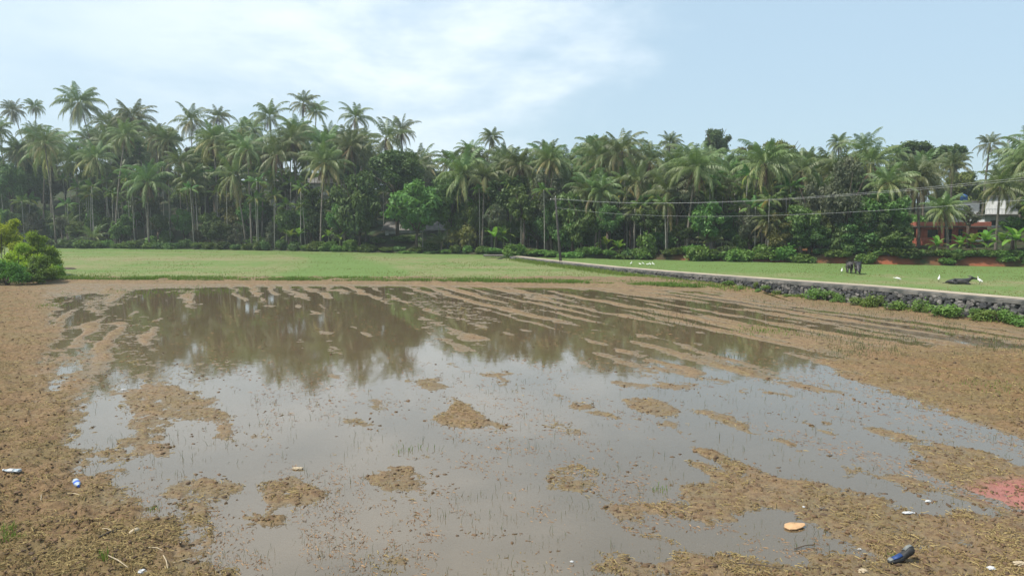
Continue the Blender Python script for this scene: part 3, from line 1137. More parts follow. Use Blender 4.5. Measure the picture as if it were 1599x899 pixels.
def broadleaf(kind, base, cz, w, h, label, group):
    root = empty('broadleaf_tree', base)
    tag(root, label, 'tree', group)
    s, sz = w / 7.4, h / 6.6
    H = cz - base.z
    mb = MB()
    r0 = 0.16 + 0.012 * H
    j = lambda a: random.uniform(-a, a)
    fork = max(H - h * 0.42, H * 0.35)
    mb.tube([(0, 0, -0.6), (j(.2), j(.2), fork * 0.5), (j(.3), j(.3), fork)], [r0 * 1.25, r0, r0 * 0.8], 8)
    for k in range(6):
        a = k * 1.05 + j(.4)
        e = Vector((math.cos(a) * w * 0.36, math.sin(a) * w * 0.36, H + h * random.uniform(-0.15, 0.35)))
        m_ = Vector((e.x * 0.4, e.y * 0.4, fork + (e.z - fork) * 0.55))
        mb.tube([(0, 0, fork - 0.2), m_, e], [r0 * 0.55, r0 * 0.36, r0 * 0.1], 6)
    mb.build('trunk', M['bark'], root, True)
    link('crown', random.choice(TREES[kind]), root, (0, 0, H), (0, 0, random.uniform(0, 6.28)), (s, s, sz))
    return root


SHRUBS = {}
for kind, ll, lw, nl in (('shrub_leaf', 0.30, 0.15, 1500), ('dark_tree', 0.30, 0.16, 1500), ('creeper', 0.17, 0.14, 700)):
    SHRUBS[kind] = []
    for s in range(3):
        g = np.random.default_rng(300 + s)
        B = [((g.uniform(-0.8, 0.8), g.uniform(-0.6, 0.6), g.uniform(0.35, 1.0)), (g.uniform(.35, .65),) * 3) for _ in range(9)]
        q, t = leaf_cloud(310 + s, B, nl, ll, lw, 0.5)
        q[:, :, 2] = np.maximum(q[:, :, 2], 0.02)
        SHRUBS[kind].append(quads_mesh('shrub_foliage', q, M[kind], {'tint': t}))


def shrub(kind, base, w, h, label, group, name='shrub'):
    root = empty(name, base)
    tag(root, label, 'shrub', group)
    mb = MB()
    for k in range(4):
        a = k * 1.6
        mb.tube([(0, 0, -0.2), (math.cos(a) * w * 0.2, math.sin(a) * w * 0.2, h * 0.6)], [0.04, 0.012], 5)
    mb.build('stem', M['bark'], root)
    link('foliage', random.choice(SHRUBS[kind]), root, (0, 0, 0), (0, 0, random.uniform(0, 6.28)), (w / 2.2, w / 2.2, h / 1.5))
    return root


# banana plant leaves
def banana_leaves(seed):
    g = np.random.default_rng(seed)
    Q, T = [], []
    for i in range(9):
        az = i * 2.4 + g.normal() * 0.2
        el = R(80 - 9 * i + g.normal() * 5)
        hz = np.array([math.cos(az), math.sin(az), 0])
        sd = np.array([-math.sin(az), math.cos(az), 0])
        p = np.array([0, 0, 0.0])
        L, ns = 2.3 * g.uniform(0.8, 1.1), 8
        t = g.random() * 0.85
        for s in range(ns):
            e = el - R(75) * (s / ns) ** 1.4
            d = hz * math.cos(e) + np.array([0, 0, math.sin(e)])
            q = p + d * L / ns
            wa, wb = [0.33 * math.sin(math.pi * min(0.08 + 0.9 * x / ns, 1)) ** 0.6 for x in (s, s + 1)]
            dz = np.array([0, 0, 0.12])
            for sg in (-1, 1):
                gap = 0.02 if s % 2 else 0.0
                Q.append([p, p + sd * sg * wa + dz * (wa - .1), q + sd * sg * wb + dz * (wb - .1) - d * gap, q])
                T.append(min(t + g.random() * 0.12, 0.99))
            p = q
    return np.array(Q), np.array(T)


BANANAS = []
for i in range(3):
    q, t = banana_leaves(400 + i)
    BANANAS.append(quads_mesh('banana_leaves', q, M['banana'], {'tint': t}))
M['banana_stem'] = m_plain('banana_stem', (0.17, 0.20, 0.07), 0.7, 0.3, 0.4, 2.0)


def banana(base, H, label, group, s=1.0):
    root = empty('banana_plant', base)
    tag(root, label, 'banana plant', group)
    mb = MB()
    mb.tube([(0, 0, -0.3), (0.03, 0, H * 0.5), (0, 0.03, H)], [0.14, 0.11, 0.06], 8)
    mb.build('stem', M['banana_stem'], root, True)
    link('leaves', random.choice(BANANAS), root, (0, 0, H), (0, 0, random.uniform(0, 6.28)), (s,) * 3)


# ------------------------------------------------------------------ the grove
G_P, G_A, G_T, G_S, G_B = 'coconut palms of the grove', 'areca palms of the grove', 'broadleaf trees of the grove', 'shrubs along the tree line', 'banana plants at the tree line'
HAND = [  # crown px, crown py, crown width px, metres behind tree line, label
    (123, 160, 84, 30, 'tallest coconut palm on the left skyline, standing clear of the canopy'),
    (207, 182, 78, 24, 'coconut palm on the skyline just right of the tallest left palm'),
    (298, 188, 62, 34, 'skyline coconut palm with a ragged crown, left one of a close pair'),
    (340, 182, 46, 50, 'smaller skyline coconut palm, right one of the ragged pair'),
    (421, 180, 66, 30, 'broad skyline coconut palm left of the two touching tall crowns'),
    (474, 160, 58, 40, 'tall skyline coconut palm, left one of two touching crowns'),
    (494, 172, 46, 46, 'shorter skyline palm tucked against the right side of a tall crown'),
    (555, 182, 60, 28, 'upright skyline coconut palm alone between two groups'),
    (603, 215, 78, 14, 'coconut palm with hanging dark fronds where the skyline steps down'),
    (626, 203, 62, 24, 'coconut palm rising behind the drooping one at the skyline step'),
    (20, 172, 42, 62, 'far hazy coconut palm at the left edge of the skyline'),
    (55, 166, 36, 66, 'small far coconut palm second from the left edge of the skyline'),
    (377, 200, 44, 46, 'low far coconut palm between the ragged pair and the broad crown'),
    (80, 235, 86, 8, 'large coconut palm with one hanging brown frond near the left edge'),
    (30, 235, 60, 14, 'coconut palm half cut by the left edge of the photo'),
    (230, 283, 86, 1.5, 'front coconut palm with wide arching fronds behind the left field'),
    (298, 278, 72, 5, 'front coconut palm with drooping crown between two wide ones'),
    (365, 272, 80, 2, 'front coconut palm on a pale leaning trunk in the left grove'),
    (432, 240, 88, 3, 'big front coconut palm with dark trunk below the tall skyline crowns'),
    (507, 253, 92, 2.5, 'front coconut palm with reddish dead fronds beside the dark trees'),
    (703, 250, 62, 10, 'coconut palm with a narrow hanging crown right of the big leafed tree'),
    (735, 235, 54, 22, 'mid canopy coconut palm behind the yellow fronded one'),
    (768, 213, 46, 42, 'hazy coconut palm breaking the skyline above the path end'),
    (757, 275, 74, 4, 'coconut palm with yellowing lower fronds left of the utility pole'),
    (813, 256, 74, 7, 'coconut palm with a skirt of dead fronds above the path end'),
    (858, 240, 58, 18, 'coconut palm with a tight hanging crown straight above the utility pole'),
    (914, 245, 58, 26, 'coconut palm with brownish crown right above the pole wires'),
    (1001, 240, 62, 28, 'coconut palm with a brown dead skirt on the middle skyline'),
    (1046, 222, 44, 60, 'far coconut palm on the skyline left of the round dark tree'),
    (1045, 300, 92, 3, 'wide front coconut palm with yellow green fronds behind the wires'),
    (940, 300, 80, 4, 'drooping front coconut palm right of the utility pole'),
    (1090, 262, 50, 20, 'coconut palm inside the canopy below the round dark tree'),
    (1140, 288, 60, 8, 'coconut palm with a thin trunk in the middle right grove'),
    (1185, 262, 62, 14, 'coconut palm with a twin trunk look in the middle right grove'),
    (1200, 345, 62, 1.5, 'short coconut palm at the edge of the right field'),
    (1265, 250, 52, 28, 'coconut palm poking from the pale green trees on the right'),
    (1310, 222, 44, 50, 'skyline coconut palm left of the large right crown'),
    (1352, 232, 74, 28, 'large skyline coconut palm over the grey leafed trees'),
    (1430, 275, 92, 9, 'broad coconut palm with yellow lower fronds above the red building'),
    (1488, 256, 62, 22, 'coconut palm right of the broad one above the red building'),
    (1546, 224, 50, 46, 'skyline coconut palm beside the lattice tower'),
    (1562, 290, 82, 4, 'coconut palm hanging in front of the white house on the right'),
    (1474, 325, 74, 3, 'coconut palm with a dark crown in front of the red building'),
    (1594, 262, 60, 14, 'coconut palm cut by the right edge of the photo'),
    (1400, 240, 50, 40, 'coconut palm on the hilltop between the right skyline crowns'),
]
for px, py, w, t, lab in HAND:
    b = ground_on_ray(px, t)
    c = at_y(px, py, b.y)
    b.z = float(hill_z(c.x, c.y))
    kw = {}
    if 'leaning' in lab:
        kw = dict(lean=0.14, az=3.0)
    if 'dead' in lab or 'brown' in lab:
        kw['dead'] = True
    coconut(Vector((c.x, c.y, b.z)), max(c.z - b.z, 3), w * b.y / FPX * 0.98, lab, G_P, **kw)

SKY_PX = [0, 60, 150, 260, 330, 400, 520, 580, 640, 700, 800, 900, 1000, 1100, 1200, 1300, 1420, 1500, 1599, 1800]
SKY_PY = [172, 180, 192, 196, 200, 196, 203, 215, 235, 240, 240, 238, 240, 240, 240, 235, 238, 240, 235, 235]


def sky_py(px):
    return float(np.interp(px, SKY_PX, SKY_PY))


rs = random.Random(11)
n = 0
while n < 190:
    px = rs.uniform(-200, 1800)
    t = rs.uniform(2, 80) if n % 3 else rs.uniform(1, 18)
    if 575 < px < 720 and t < 20:
        continue
    if 1420 < px < 1600 and t < 34:
        continue
    b = ground_on_ray(px, t)
    topy = sky_py(px) - 6 + rs.uniform(0, 34)
    c = at_y(px, topy, b.y)
    H = min((c.z - b.z) * (1 - 0.45 * rs.random() ** 1.5), 23)
    if H < 6:
        continue
    random.seed(n)
    coconut(b, H, rs.uniform(7.5, 10.5), 'coconut palm deep in the grove, its crown merging with its neighbours', 'inner coconut palms of the grove')
    n += 1
n = 0
while n < 150:
    px = rs.uniform(-120, 1720)
    t = abs(rs.gauss(0, 10)) + 0.3
    if 540 < px < 720 and rs.random() < 0.9:
        continue
    if 1425 < px < 1600 and t > 1:
        continue
    if (780 < px < 925 or px > 1230) and rs.random() < 0.75:
        continue
    b = ground_on_ray(px, t)
    H = rs.uniform(8, 14.5) if px < 560 else rs.uniform(6, 11)
    c = at_y(px, sky_py(px) + 35, b.y)
    H = min(H, c.z - b.z)
    if H < 4:
        continue
    random.seed(1000 + n)
    areca(b, H, 'slender areca palm with a thin pale trunk and small crown in the grove', G_A)
    n += 1

TREE_HAND = [  # kind, px, py centre, width px, height px, metres behind, label
    ('dark_tree', 562, 318, 92, 130, 1.5, 'tall dark leafy tree beside the white house, on its left'),
    ('lit_tree', 652, 322, 98, 96, 0.6, 'spreading tree with big glossy leaves in front of the white house'),
    ('dark_tree', 622, 268, 100, 90, 9, 'dark dense tree rising behind the white house'),
    ('dark_tree', 705, 312, 70, 100, 5, 'dark tree at the right end of the white house'),
    ('grey_tree', 855, 300, 62, 90, 4, 'grey green small leafed tree around the top of the utility pole'),
    ('lit_tree', 818, 318, 56, 66, 2, 'bright leafed tree left of the utility pole'),
    ('lit_tree', 908, 345, 66, 84, 1.5, 'bright glossy leafed tree right of the utility pole'),
    ('dark_tree', 840, 350, 60, 80, 6, 'dark tree low behind the utility pole'),
    ('dark_tree', 925, 236, 50, 60, 55, 'dark tree crown on the middle skyline'),
    ('yellow_tree', 966, 246, 66, 64, 45, 'pale yellow green tree crown on the middle skyline'),
    ('dark_tree', 1112, 224, 52, 60, 75, 'round dark tree crown standing above the middle skyline'),
    ('yellow_tree', 1070, 262, 60, 50, 30, 'pale yellowish tree below the round dark crown'),
    ('yellow_tree', 1215, 246, 84, 70, 45, 'wide pale green tree on the right skyline'),
    ('yellow_tree', 1165, 248, 54, 54, 60, 'small pale green tree left of the wide one on the skyline'),
    ('dark_tree', 1235, 285, 70, 70, 14, 'dark tree inside the right grove below the pale green skyline tree'),
    ('grey_tree', 1318, 300, 90, 130, 3, 'large airy grey leafed tree in the right grove'),
    ('grey_tree', 1262, 320, 60, 80, 4, 'smaller airy grey leafed tree left of the large one'),
    ('grey_tree', 1382, 320, 70, 100, 5, 'airy grey leafed tree right of the large one'),
    ('lit_tree', 1390, 372, 70, 54, 1, 'low bright leafed tree left of the red building'),
    ('dark_tree', 1340, 365, 80, 60, 2, 'low dark tree behind the two standing buffaloes'),
    ('dark_tree', 1420, 246, 90, 62, 60, 'long dark tree crown on the right skyline'),
    ('dark_tree', 1478, 244, 50, 50, 65, 'small dark tree crown on the skyline left of the tower'),
    ('lit_tree', 445, 232, 60, 50, 20, 'bright leafed tree under the tall left skyline palms'),
    ('lit_tree', 338, 240, 70, 50, 22, 'bright leafed tree behind the left front palms'),
    ('lit_tree', 215, 232, 60, 44, 24, 'bright leafed tree under the second skyline palm'),
    ('yellow_tree', 268, 215, 50, 40, 34, 'pale tree between the left skyline palms'),
    ('dark_tree', 545, 250, 50, 50, 14, 'dark tree under the upright skyline palm'),
    ('dark_tree', 775, 300, 70, 90, 9, 'dark tree behind the yellow fronded palm'),
    ('dark_tree', 1262, 368, 70, 50, 1.5, 'low dark tree left of the standing buffaloes'),
    ('grey_tree', 450, 300, 46, 54, 6, 'airy small tree veiling the left half of the hillside house'),
    ('lit_tree', 520, 322, 50, 60, 6, 'leafy tree at the right end of the hillside house'),
    ('lit_tree', 400, 330, 50, 50, 7, 'low leafy tree between the left front palms'),
    ('lit_tree', 488, 316, 48, 56, 5, 'leafy tree in front of the middle of the hillside house'),
    ('grey_tree', 1508, 338, 40, 34, 9, 'airy tree between the red building and the white house'),
    ('lit_tree', 1578, 352, 44, 34, 6, 'leafy tree in front of the right end of the white house'),
    ('grey_tree', 170, 290, 60, 70, 12, 'grey leafed tree among the left palms'),
]
for kind, px, py, w, h, t, lab in TREE_HAND:
    b = ground_on_ray(px, t)
    c = at_y(px, py, b.y)
    k = b.y / FPX
    random.seed(int(px))
    broadleaf(kind, b, c.z, w * k, h * k, lab, G_T)
n = 0
while n < 200:
    px = rs.uniform(-160, 1760)
    t = rs.uniform(4, 85)
    if px < 640 and n % 2:
        t = rs.uniform(12, 42)
    if 1410 < px < 1620 and t < 36:
        continue
    if 570 < px < 720 and t < 16:
        continue
    if 410 < px < 530 and t < 20:
        continue
    b = ground_on_ray(px, t)
    w = rs.uniform(6, 11)
    h = w * rs.uniform(0.8, 1.3)
    c = at_y(px, sky_py(px) + 10 + rs.uniform(0, 25), b.y)
    H = min(rs.uniform(3.0, 16), c.z - b.z - h * 0.45)
    if n % 3 == 0:
        H = min(H, rs.uniform(2.5, 5.5))
    if H < 2.2:
        continue
    random.seed(3000 + n)
    broadleaf(rs.choice(('dark_tree', 'dark_tree', 'lit_tree', 'grey_tree', 'yellow_tree')), b, b.z + H, w, h, 'leafy tree deep in the grove, seen only in gaps between the palms', 'inner broadleaf trees of the grove')
    n += 1
n = 0
while n < 78:
    px = -60 + 1720 * (n + rs.random()) / 78
    t = rs.uniform(0.4, 8)
    if 1425 < px < 1590 or 585 < px < 705:
        n += 1
        continue
    b = ground_on_ray(px, t)
    random.seed(3500 + n)
    w = rs.uniform(3.5, 6.5)
    broadleaf(rs.choice(('lit_tree', 'lit_tree', 'yellow_tree', 'grey_tree', 'dark_tree')), b, b.z + rs.uniform(2.2, 6.5), w, w * rs.uniform(0.8, 1.4), 'small leafy tree filling the space between palm trunks at the grove edge', 'small trees of the grove edge')
    n += 1
# undergrowth
for i in range(200):
    px = -100 + 1820 * (i + rs.random()) / 200
    t = rs.uniform(-0.7, 1.0) if i % 2 else rs.uniform(1.5, 26)
    if 1425 < px < 1600 and t > 1.2:
        t = 0.5
    b = ground_on_ray(px, t)
    if b.z < 0.05:
        b.z = 0.1
    random.seed(4000 + i)
    w = rs.uniform(2.0, 4.2)
    h = rs.uniform(1.1, 2.2) if t < 1.2 else rs.uniform(2.0, 4.6)
    w *= 1.0 if t < 1.2 else 1.4
    if 1425 < px < 1600:
        h, w = 0.9, 2.2
    if 585 < px < 710:
        h *= 0.4
    if 760 < px < 1420 and t < 1.2:
        h *= 0.75
    shrub(rs.choice(('shrub_leaf', 'shrub_leaf', 'dark_tree')), b, w, h, 'leafy undergrowth shrub at the foot of the grove', G_S)
for px, t, w, h, lab in ((805, -6, 3.4, 2.2, 'rounded bright shrub beside the start of the path'), (1095, -1.2, 4.5, 2.4, 'wide green shrub in front of the right bank'), (1150, -0.8, 4.2, 2.1, 'low green shrub right of the wide one on the bank'),
                         (1000, -0.3, 4.0, 1.8, 'pale leafed shrub on the bank behind the white egrets'), (1215, -0.2, 3.5, 2.2, 'tall green shrub on the bank right of centre'), (150, -1.0, 6.0, 2.0, 'wide low shrub at the left foot of the grove')):
    b = ground_on_ray(px, t)
    b.z = max(b.z, 0.1)
    shrub('shrub_leaf', b, w, h, lab, G_S)
for i, (px, t, H, s, lab) in enumerate(((455, 0.6, 2.4, 1.1, 'yellowing banana plant under the big front palm'), (470, 1.2, 2.8, 1.0, 'taller banana plant behind the yellowing one'), (515, 1.0, 2.6, 0.9, 'banana plant with upright leaves left of the dark tree'),
                                        (532, 0.8, 2.2, 0.9, 'small banana plant against the dark tall tree'), (772, 0.5, 2.6, 1.2, 'banana plant by the near end of the path'), (786, 1.5, 2.8, 1.1, 'banana plant behind the one by the path end'),
                                        (946, 0.3, 1.5, 0.9, 'bright banana plant right of the glossy tree'), (966, 0.0, 1.3, 0.9, 'low yellow green banana plant on the bank'), (1497, 1.5, 1.4, 0.9, 'yellowing banana plant below the red building'),
                                        (1515, 1.0, 1.6, 1.0, 'green banana plant below the right corner of the red building'), (1582, 0.5, 2.0, 1.2, 'large leafed banana plant at the right edge'), (1562, 1.2, 1.8, 1.0, 'banana plant in front of the white house'),
                                        (1535, 2.0, 1.8, 1.0, 'banana plant between the red building and the white house'), (1460, 0.8, 1.3, 0.8, 'small banana plant below the middle of the red building'))):
    b = ground_on_ray(px, t)
    random.seed(500 + i)
    banana(b, H, lab, G_B, s)
for i, (px, t, H, d, lab) in enumerate(((22, 4, 3.2, 7.5, 'short trunked young coconut palm behind the left bush'), (150, 1.5, 2.0, 6.5, 'stemless young palm low in the left grove'), (690, 2.5, 1.5, 5.5, 'stemless young palm right of the white house'),
                                        (1110, 2, 1.8, 5, 'stemless young palm behind the green shrubs'), (540, 4, 5, 7, 'young coconut palm with upright fronds by the dark tree'), (110, 6, 3, 7, 'young coconut palm in the shade of the left grove'))):
    b = ground_on_ray(px, t)
    random.seed(600 + i)
    root = empty('young_palm', b)
    tag(root, lab, 'palm tree', 'young palms')
    mb = MB()
    mb.tube([(0, 0, -0.3), (0, 0, H)], [0.2, 0.14], 8)
    mb.build('trunk', M['trunk_palm'], root)
    link('crown', SHORTS[i % 2], root, (0, 0, H), (0, 0, i * 1.3), (d / 7.5,) * 3)


# ------------------------------------------------------------------ buildings
def wall_quad(mb, x0, x1, y, z0, z1, holes, th=0.2, M4=None):
    """wall along x at depth y with rectangular openings, thickness th behind"""
    xs = sorted({x0, x1} | {h[0] for h in holes} | {h[1] for h in holes})
    zs = sorted({z0, z1} | {h[2] for h in holes} | {h[3] for h in holes})
    for i in range(len(xs) - 1):
        for k in range(len(zs) - 1):
            cx, cz = (xs[i] + xs[i + 1]) / 2, (zs[k] + zs[k + 1]) / 2
            if any(h[0] < cx < h[1] and h[2] < cz < h[3] for h in holes):
                continue
            mb.box((xs[i], y, zs[k]), (xs[i + 1], y + th, zs[k + 1]), M4)


def add_window(root, x0, x1, z0, z1, y, frame_mat, bars=2):
    mb = MB()
    f = 0.07
    mb.box((x0, y, z0), (x0 + f, y + .08, z1))
    mb.box((x1 - f, y, z0), (x1, y + .08, z1))
    mb.box((x0 + f, y, z0), (x1 - f, y + .08, z0 + f))
    mb.box((x0 + f, y, z1 - f), (x1 - f, y + .08, z1))
    for i in range(1, bars + 1):
        xc = x0 + (x1 - x0) * i / (bars + 1)
        mb.box((xc - .025, y + .01, z0 + f), (xc + .025, y + .06, z1 - f))
    w = mb.build('window', frame_mat, root)
    pb = MB()
    pb.box((x0 + .01, y + .062, z0 + .01), (x1 - .01, y + .075, z1 - .01))
    pb.build('pane', M['glass'], w)


def white_house():
    a = ground_on_ray(603, 6)
    a = at_y(602, 383, 143.0)
    root = empty('white_house', a, R(3))
    tag(root, 'low white house with dark windows in the shade behind the big leafed tree', 'house')
    W, D, H = 12.0, 6.5, 2.9
    mb = MB()
    holes = [(0.6, 1.9, 1.2, 2.2), (5.2, 6.4, 1.2, 2.2), (7.4, 8.4, 0.0, 2.1), (9.3, 10.3, 1.2, 2.2)]
    wall_quad(mb, 0, W, 0, -0.6, H, holes)
    mb.box((0, 0.2, -0.6), (0.2, D, H))
    mb.box((W - 0.2, 0.2, -0.6), (W, D, H))
    mb.box((0.2, D - 0.2, -0.6), (W - 0.2, D, H))
    mb.build('wall', M['grey_wall'], root)
    for i in (0, 1, 3):
        h = holes[i]
        add_window(root, *h, 0.05, M['bark'])
    db = MB()
    db.box((7.4, 0.06, 0.0), (8.4, 0.12, 2.1))
    db.build('door', M['bark'], root)
    rb = MB()
    rb.add([(-0.7, -1.0, H - 0.1), (W + 0.7, -1.0, H - 0.1), (W + 0.2, D / 2, H + 1.5), (-0.2, D / 2, H + 1.5), (-0.7, D + 0.8, H - 0.1), (W + 0.7, D + 0.8, H - 0.1),
            (-0.7, -1.0, H), (W + 0.7, -1.0, H), (W + 0.2, D / 2, H + 1.6), (-0.2, D / 2, H + 1.6), (-0.7, D + 0.8, H), (W + 0.7, D + 0.8, H)],
           [(0, 3, 2, 1), (3, 4, 5, 2), (6, 7, 8, 9), (9, 8, 11, 10), (0, 1, 7, 6), (4, 10, 11, 5), (0, 6, 9, 3), (3, 9, 10, 4), (1, 2, 8, 7), (2, 5, 11, 8)])
    rb.build('roof', M['sheet'], root)
    pb = MB()
    pb.box((W - 4.2, -2.2, H - 0.45), (W + 1.0, -1.02, H - 0.35))
    for x in (W - 4.0, W + 0.8):
        pb.box((x, -2.1, -0.6), (x + 0.12, -1.98, H - 0.45))
    pb.build('porch', M['sheet'], root)


def hidden_house():
    a = at_y(424, 350, 172.0)
    a.z = float(hill_z(a.x, a.y))
    root = empty('hillside_house', a, R(-4))
    tag(root, 'pale two storey house with a dull grey roof half hidden behind the left palms', 'house')
    W, D, H = 13.5, 7.0, 5.8
    mb = MB()
    holes = [(1.5, 2.9, 0.9, 2.1), (6.0, 7.2, 0.9, 2.1), (9.5, 11, 0.9, 2.1), (2.0, 3.4, 3.9, 5.0), (8.5, 10, 3.9, 5.0)]
    wall_quad(mb, 0, W, 0, -1.5, H, holes)
    mb.box((0, 0.2, -1.5), (0.2, D, H))
    mb.box((W - 0.2, 0.2, -1.5), (W, D, H))
    mb.box((0.2, D - 0.2, -1.5), (W - 0.2, D, H))
    mb.build('wall', M['white_wall'], root)
    for h in holes:
        add_window(root, *h, 0.05, M['bark'])
    sb = MB()
    sb.box((-0.4, -1.2, 2.95), (W + 0.4, -0.004, 3.1))
    sb.build('sunshade', M['conc'], root)
    rb = MB()
    H2 = H
    rb.add([(-0.7, -1.0, H2), (W + 0.7, -1.0, H2), (W - 1, D / 2, H2 + 2), (1, D / 2, H2 + 2), (-0.7, D + 0.8, H2), (W + 0.7, D + 0.8, H2)],
           [(0, 1, 2, 3), (3, 2, 5, 4), (0, 3, 4), (1, 5, 2), (0, 4, 5, 1)])
    rb.build('roof', M['sheet'], root)


def red_building():
    a = at_y(1437, 379, 103.0)
    root = empty('red_building', a, R(-6))
    tag(root, 'unfinished flat roofed red building with dark openings on the right bank', 'house')
    W, D, H = 8.6, 6.0, 2.15
    # the left bay is a recessed open porch under a projecting slab
    mb = MB()
    holes = [(3.1, 4.1, 0.0, 1.9), (4.9, 5.5, 0.2, 1.9), (7.4, 8.1, 0.7, 1.8), (0.9, 2.3, 0.7, 1.8)]
    wall_quad(mb, 0, W, 0, -1.2, H, holes)
    mb.box((0, 0.2, -1.2), (0.2, D, H))
    mb.box((W - 0.2, 0.2, -1.2), (W, D, H))
    mb.box((0.2, D - 0.2, -1.2), (W - 0.2, D, H))
    mb.build('wall', M['laterite'], root)
    r = MB()
    r.box((-0.9, -0.75, H + 0.003), (W + 0.15, D + 0.2, H + 0.16))
    r.build('roof_slab', M['conc'], root)
    r = MB()
    r.box((-0.9, -0.75, H + 0.163), (W + 0.15, -0.6, H + 0.70), bev=0.03)
    r.box((-0.9, -0.6, H + 0.163), (-0.75, D + 0.2, H + 0.70))
    r.box((W, -0.6, H + 0.163), (W + 0.15, D + 0.2, H + 0.65))
    r.build('parapet', M['redpaint'], root)
    p = MB()
    for x in (-0.75, 2.4):
        p.box((x, -0.7, -1.2), (x + 0.3, -0.4, H))
    p.build('pillar', M['redpaint'], root)
    d = MB()
    d.box((3.1, 0.1, 0.0), (4.1, 0.16, 1.9))
    d.build('door', M['dark_open'], root)  # near-black panel, paints the shade of the room behind the doorway
    for h in (holes[1], holes[2], holes[3]):
        add_window(root, *h, 0.06, M['bark'], 1)
    # site rubbish: pale sacks beside the wall
    s = MB()
    for k, (x, z) in enumerate(((6.9, 0.05), (7.3, 0.08), (7.7, 0.15))):
        s.add([(x + q[0] * 0.32, -0.9 + q[1] * 0.25, z + 0.2 + q[2] * 0.2) for q in ICO1[0]], ICO1[1])
    o = s.build('sack_pile', M['white_wall'], None, True, loc=root.matrix_world.translation)
    o.location = a
    o.rotation_euler = (0, 0, R(-6))
    tag(o, 'pale filled sacks lying against the red building', 'sacks')


def right_house():
    a = at_y(1536, 366, 118.0)
    root = empty('two_storey_house', a, R(-8))
    tag(root, 'white two storey house with balcony slab and dark window at the right edge', 'house')
    W, D, H = 10.5, 7.0, 2.7
    mb = MB()
    holes = [(0.9, 1.7, 1.4, 2.2), (4.7, 6.4, 1.0, 2.1), (8, 9, 1.0, 2.1), (4.8, 6.2, 4.0, 5.0), (8.0, 9.0, 4.0, 5.0)]
    wall_quad(mb, 0, W, 0, -2.5, 3.0, holes[:3])
    wall_quad(mb, 3.2, W, 0.6, 3.18, 6.0, holes[3:])
    mb.box((0, 0.2, -2.5), (0.2, D, 3.0))
    mb.box((W - 0.2, 0.2, -2.5), (W, D, 3.0))
    mb.box((3.2, 0.8, 3.18), (3.4, D, 6.0))
    mb.box((W - 0.2, 0.8, 3.18), (W, D, 6.0))
    mb.build('wall', M['white_wall'], root)
    s = MB()
    s.box((-0.4, -1.0, 3.003), (W + 0.5, D + .3, 3.17))
    s.box((2.8, 0.0, 6.003), (W + 0.5, D + .3, 6.2))
    s.build('roof_slab', M['sheet'], root)
    for h in holes[:3]:
        add_window(root, *h, 0.05, M['bark'])
    for h in holes[3:]:
        add_window(root, *h, 0.65, M['bark'])
    r = MB()
    for i in range(8):
        r.box((-0.2 + i * 0.45, -0.9, 3.173), (-0.14 + i * 0.45, -0.84, 3.9))
    r.box((-0.25, -0.92, 3.9), (3.2, -0.82, 4.0))
    r.build('railing', M['white_wall'], root)
    # farther white wall and blue water tank
    b = at_y(1493, 333, 126.0)
    o = empty('hill_house', b, R(-8))
    tag(o, 'small white house up the slope below the blue water tank', 'house')
    mb = MB()
    wall_quad(mb, 0, 3.6, 0, -4, 1.9, [(1.2, 2.2, 0.3, 1.3)])
    mb.box((0, 0.2, -4), (0.2, 4, 1.9))
    mb.box((3.4, 0.2, -4), (3.6, 4, 1.9))
    mb.box((0.2, 3.8, -4), (3.4, 4, 1.9))
    mb.build('wall', M['white_wall'], o)
    mb = MB()
    mb.box((-0.3, -0.4, 1.903), (3.9, 4.3, 2.05))
    mb.build('roof_slab', M['conc'], o)
    add_window(o, 1.2, 2.2, 0.3, 1.3, 0.05, M['bark'], 1)
    mb = MB()
    n = 16
    prof = [(0.0, 0), (0.55, 0), (0.58, 0.1), (0.58, 0.35), (0.55, 0.4), (0.58, 0.45), (0.58, 0.8), (0.5, 0.98), (0.22, 1.08), (0.22, 1.18), (0, 1.18)]
    vs = [(r_ * math.cos(2 * math.pi * k / n), r_ * math.sin(2 * math.pi * k / n), z) for r_, z in prof for k in range(n)]
    fs = [(i * n + k, i * n + (k + 1) % n, (i + 1) * n + (k + 1) % n, (i + 1) * n + k) for i in range(len(prof) - 1) for k in range(n)]
    mb.add(vs, fs)
    t = mb.build('water_tank', M['bluetank'], None, True, loc=b + Vector((1.9, 1.2, 2.052)))
    tag(t, 'round blue plastic water tank on a flat roof up the slope', 'water tank')


def tower():
    b = ground_on_ray(1570, 110)
    top = at_y(1570, 211, b.y)
    Ht = top.z - b.z
    root = empty('lattice_tower', b)
    tag(root, 'grey steel lattice tower rising behind the right skyline palms', 'tower')
    w0, w1 = 1.9, 0.8
    mb = MB()
    nseg = 12
    pt = lambda k, s: Vector(((w0 + (w1 - w0) * k / nseg) * (1, 1, -1, -1)[s % 4] / 1, (w0 + (w1 - w0) * k / nseg) * (1, -1, -1, 1)[s % 4], Ht * k / nseg))
    for s in range(4):
        mb.tube([pt(0, s), pt(nseg, s)], 0.11, 5)
    mb.build('frame', M['steel'], root)
    mb = MB()
    for k in range(nseg):
        for s in range(4):
            mb.tube([pt(k, s), pt(k + 1, s + 1)], 0.05, 4)
            mb.tube([pt(k + 1, s), pt(k + 1, s + 1)], 0.05, 4)
    mb.build('bracing', M['steel'], root)
    for s in range(4):
        mb = MB()
        c = pt(nseg, s) * 1.0
        mb.box((c.x - .14, c.y - .1, Ht - 2.6), (c.x + .14, c.y + .1, Ht - 0.3))
        mb.build('antenna_panel', M['white_wall'], root)


white_house()
hidden_house()
red_building()
right_house()
tower()


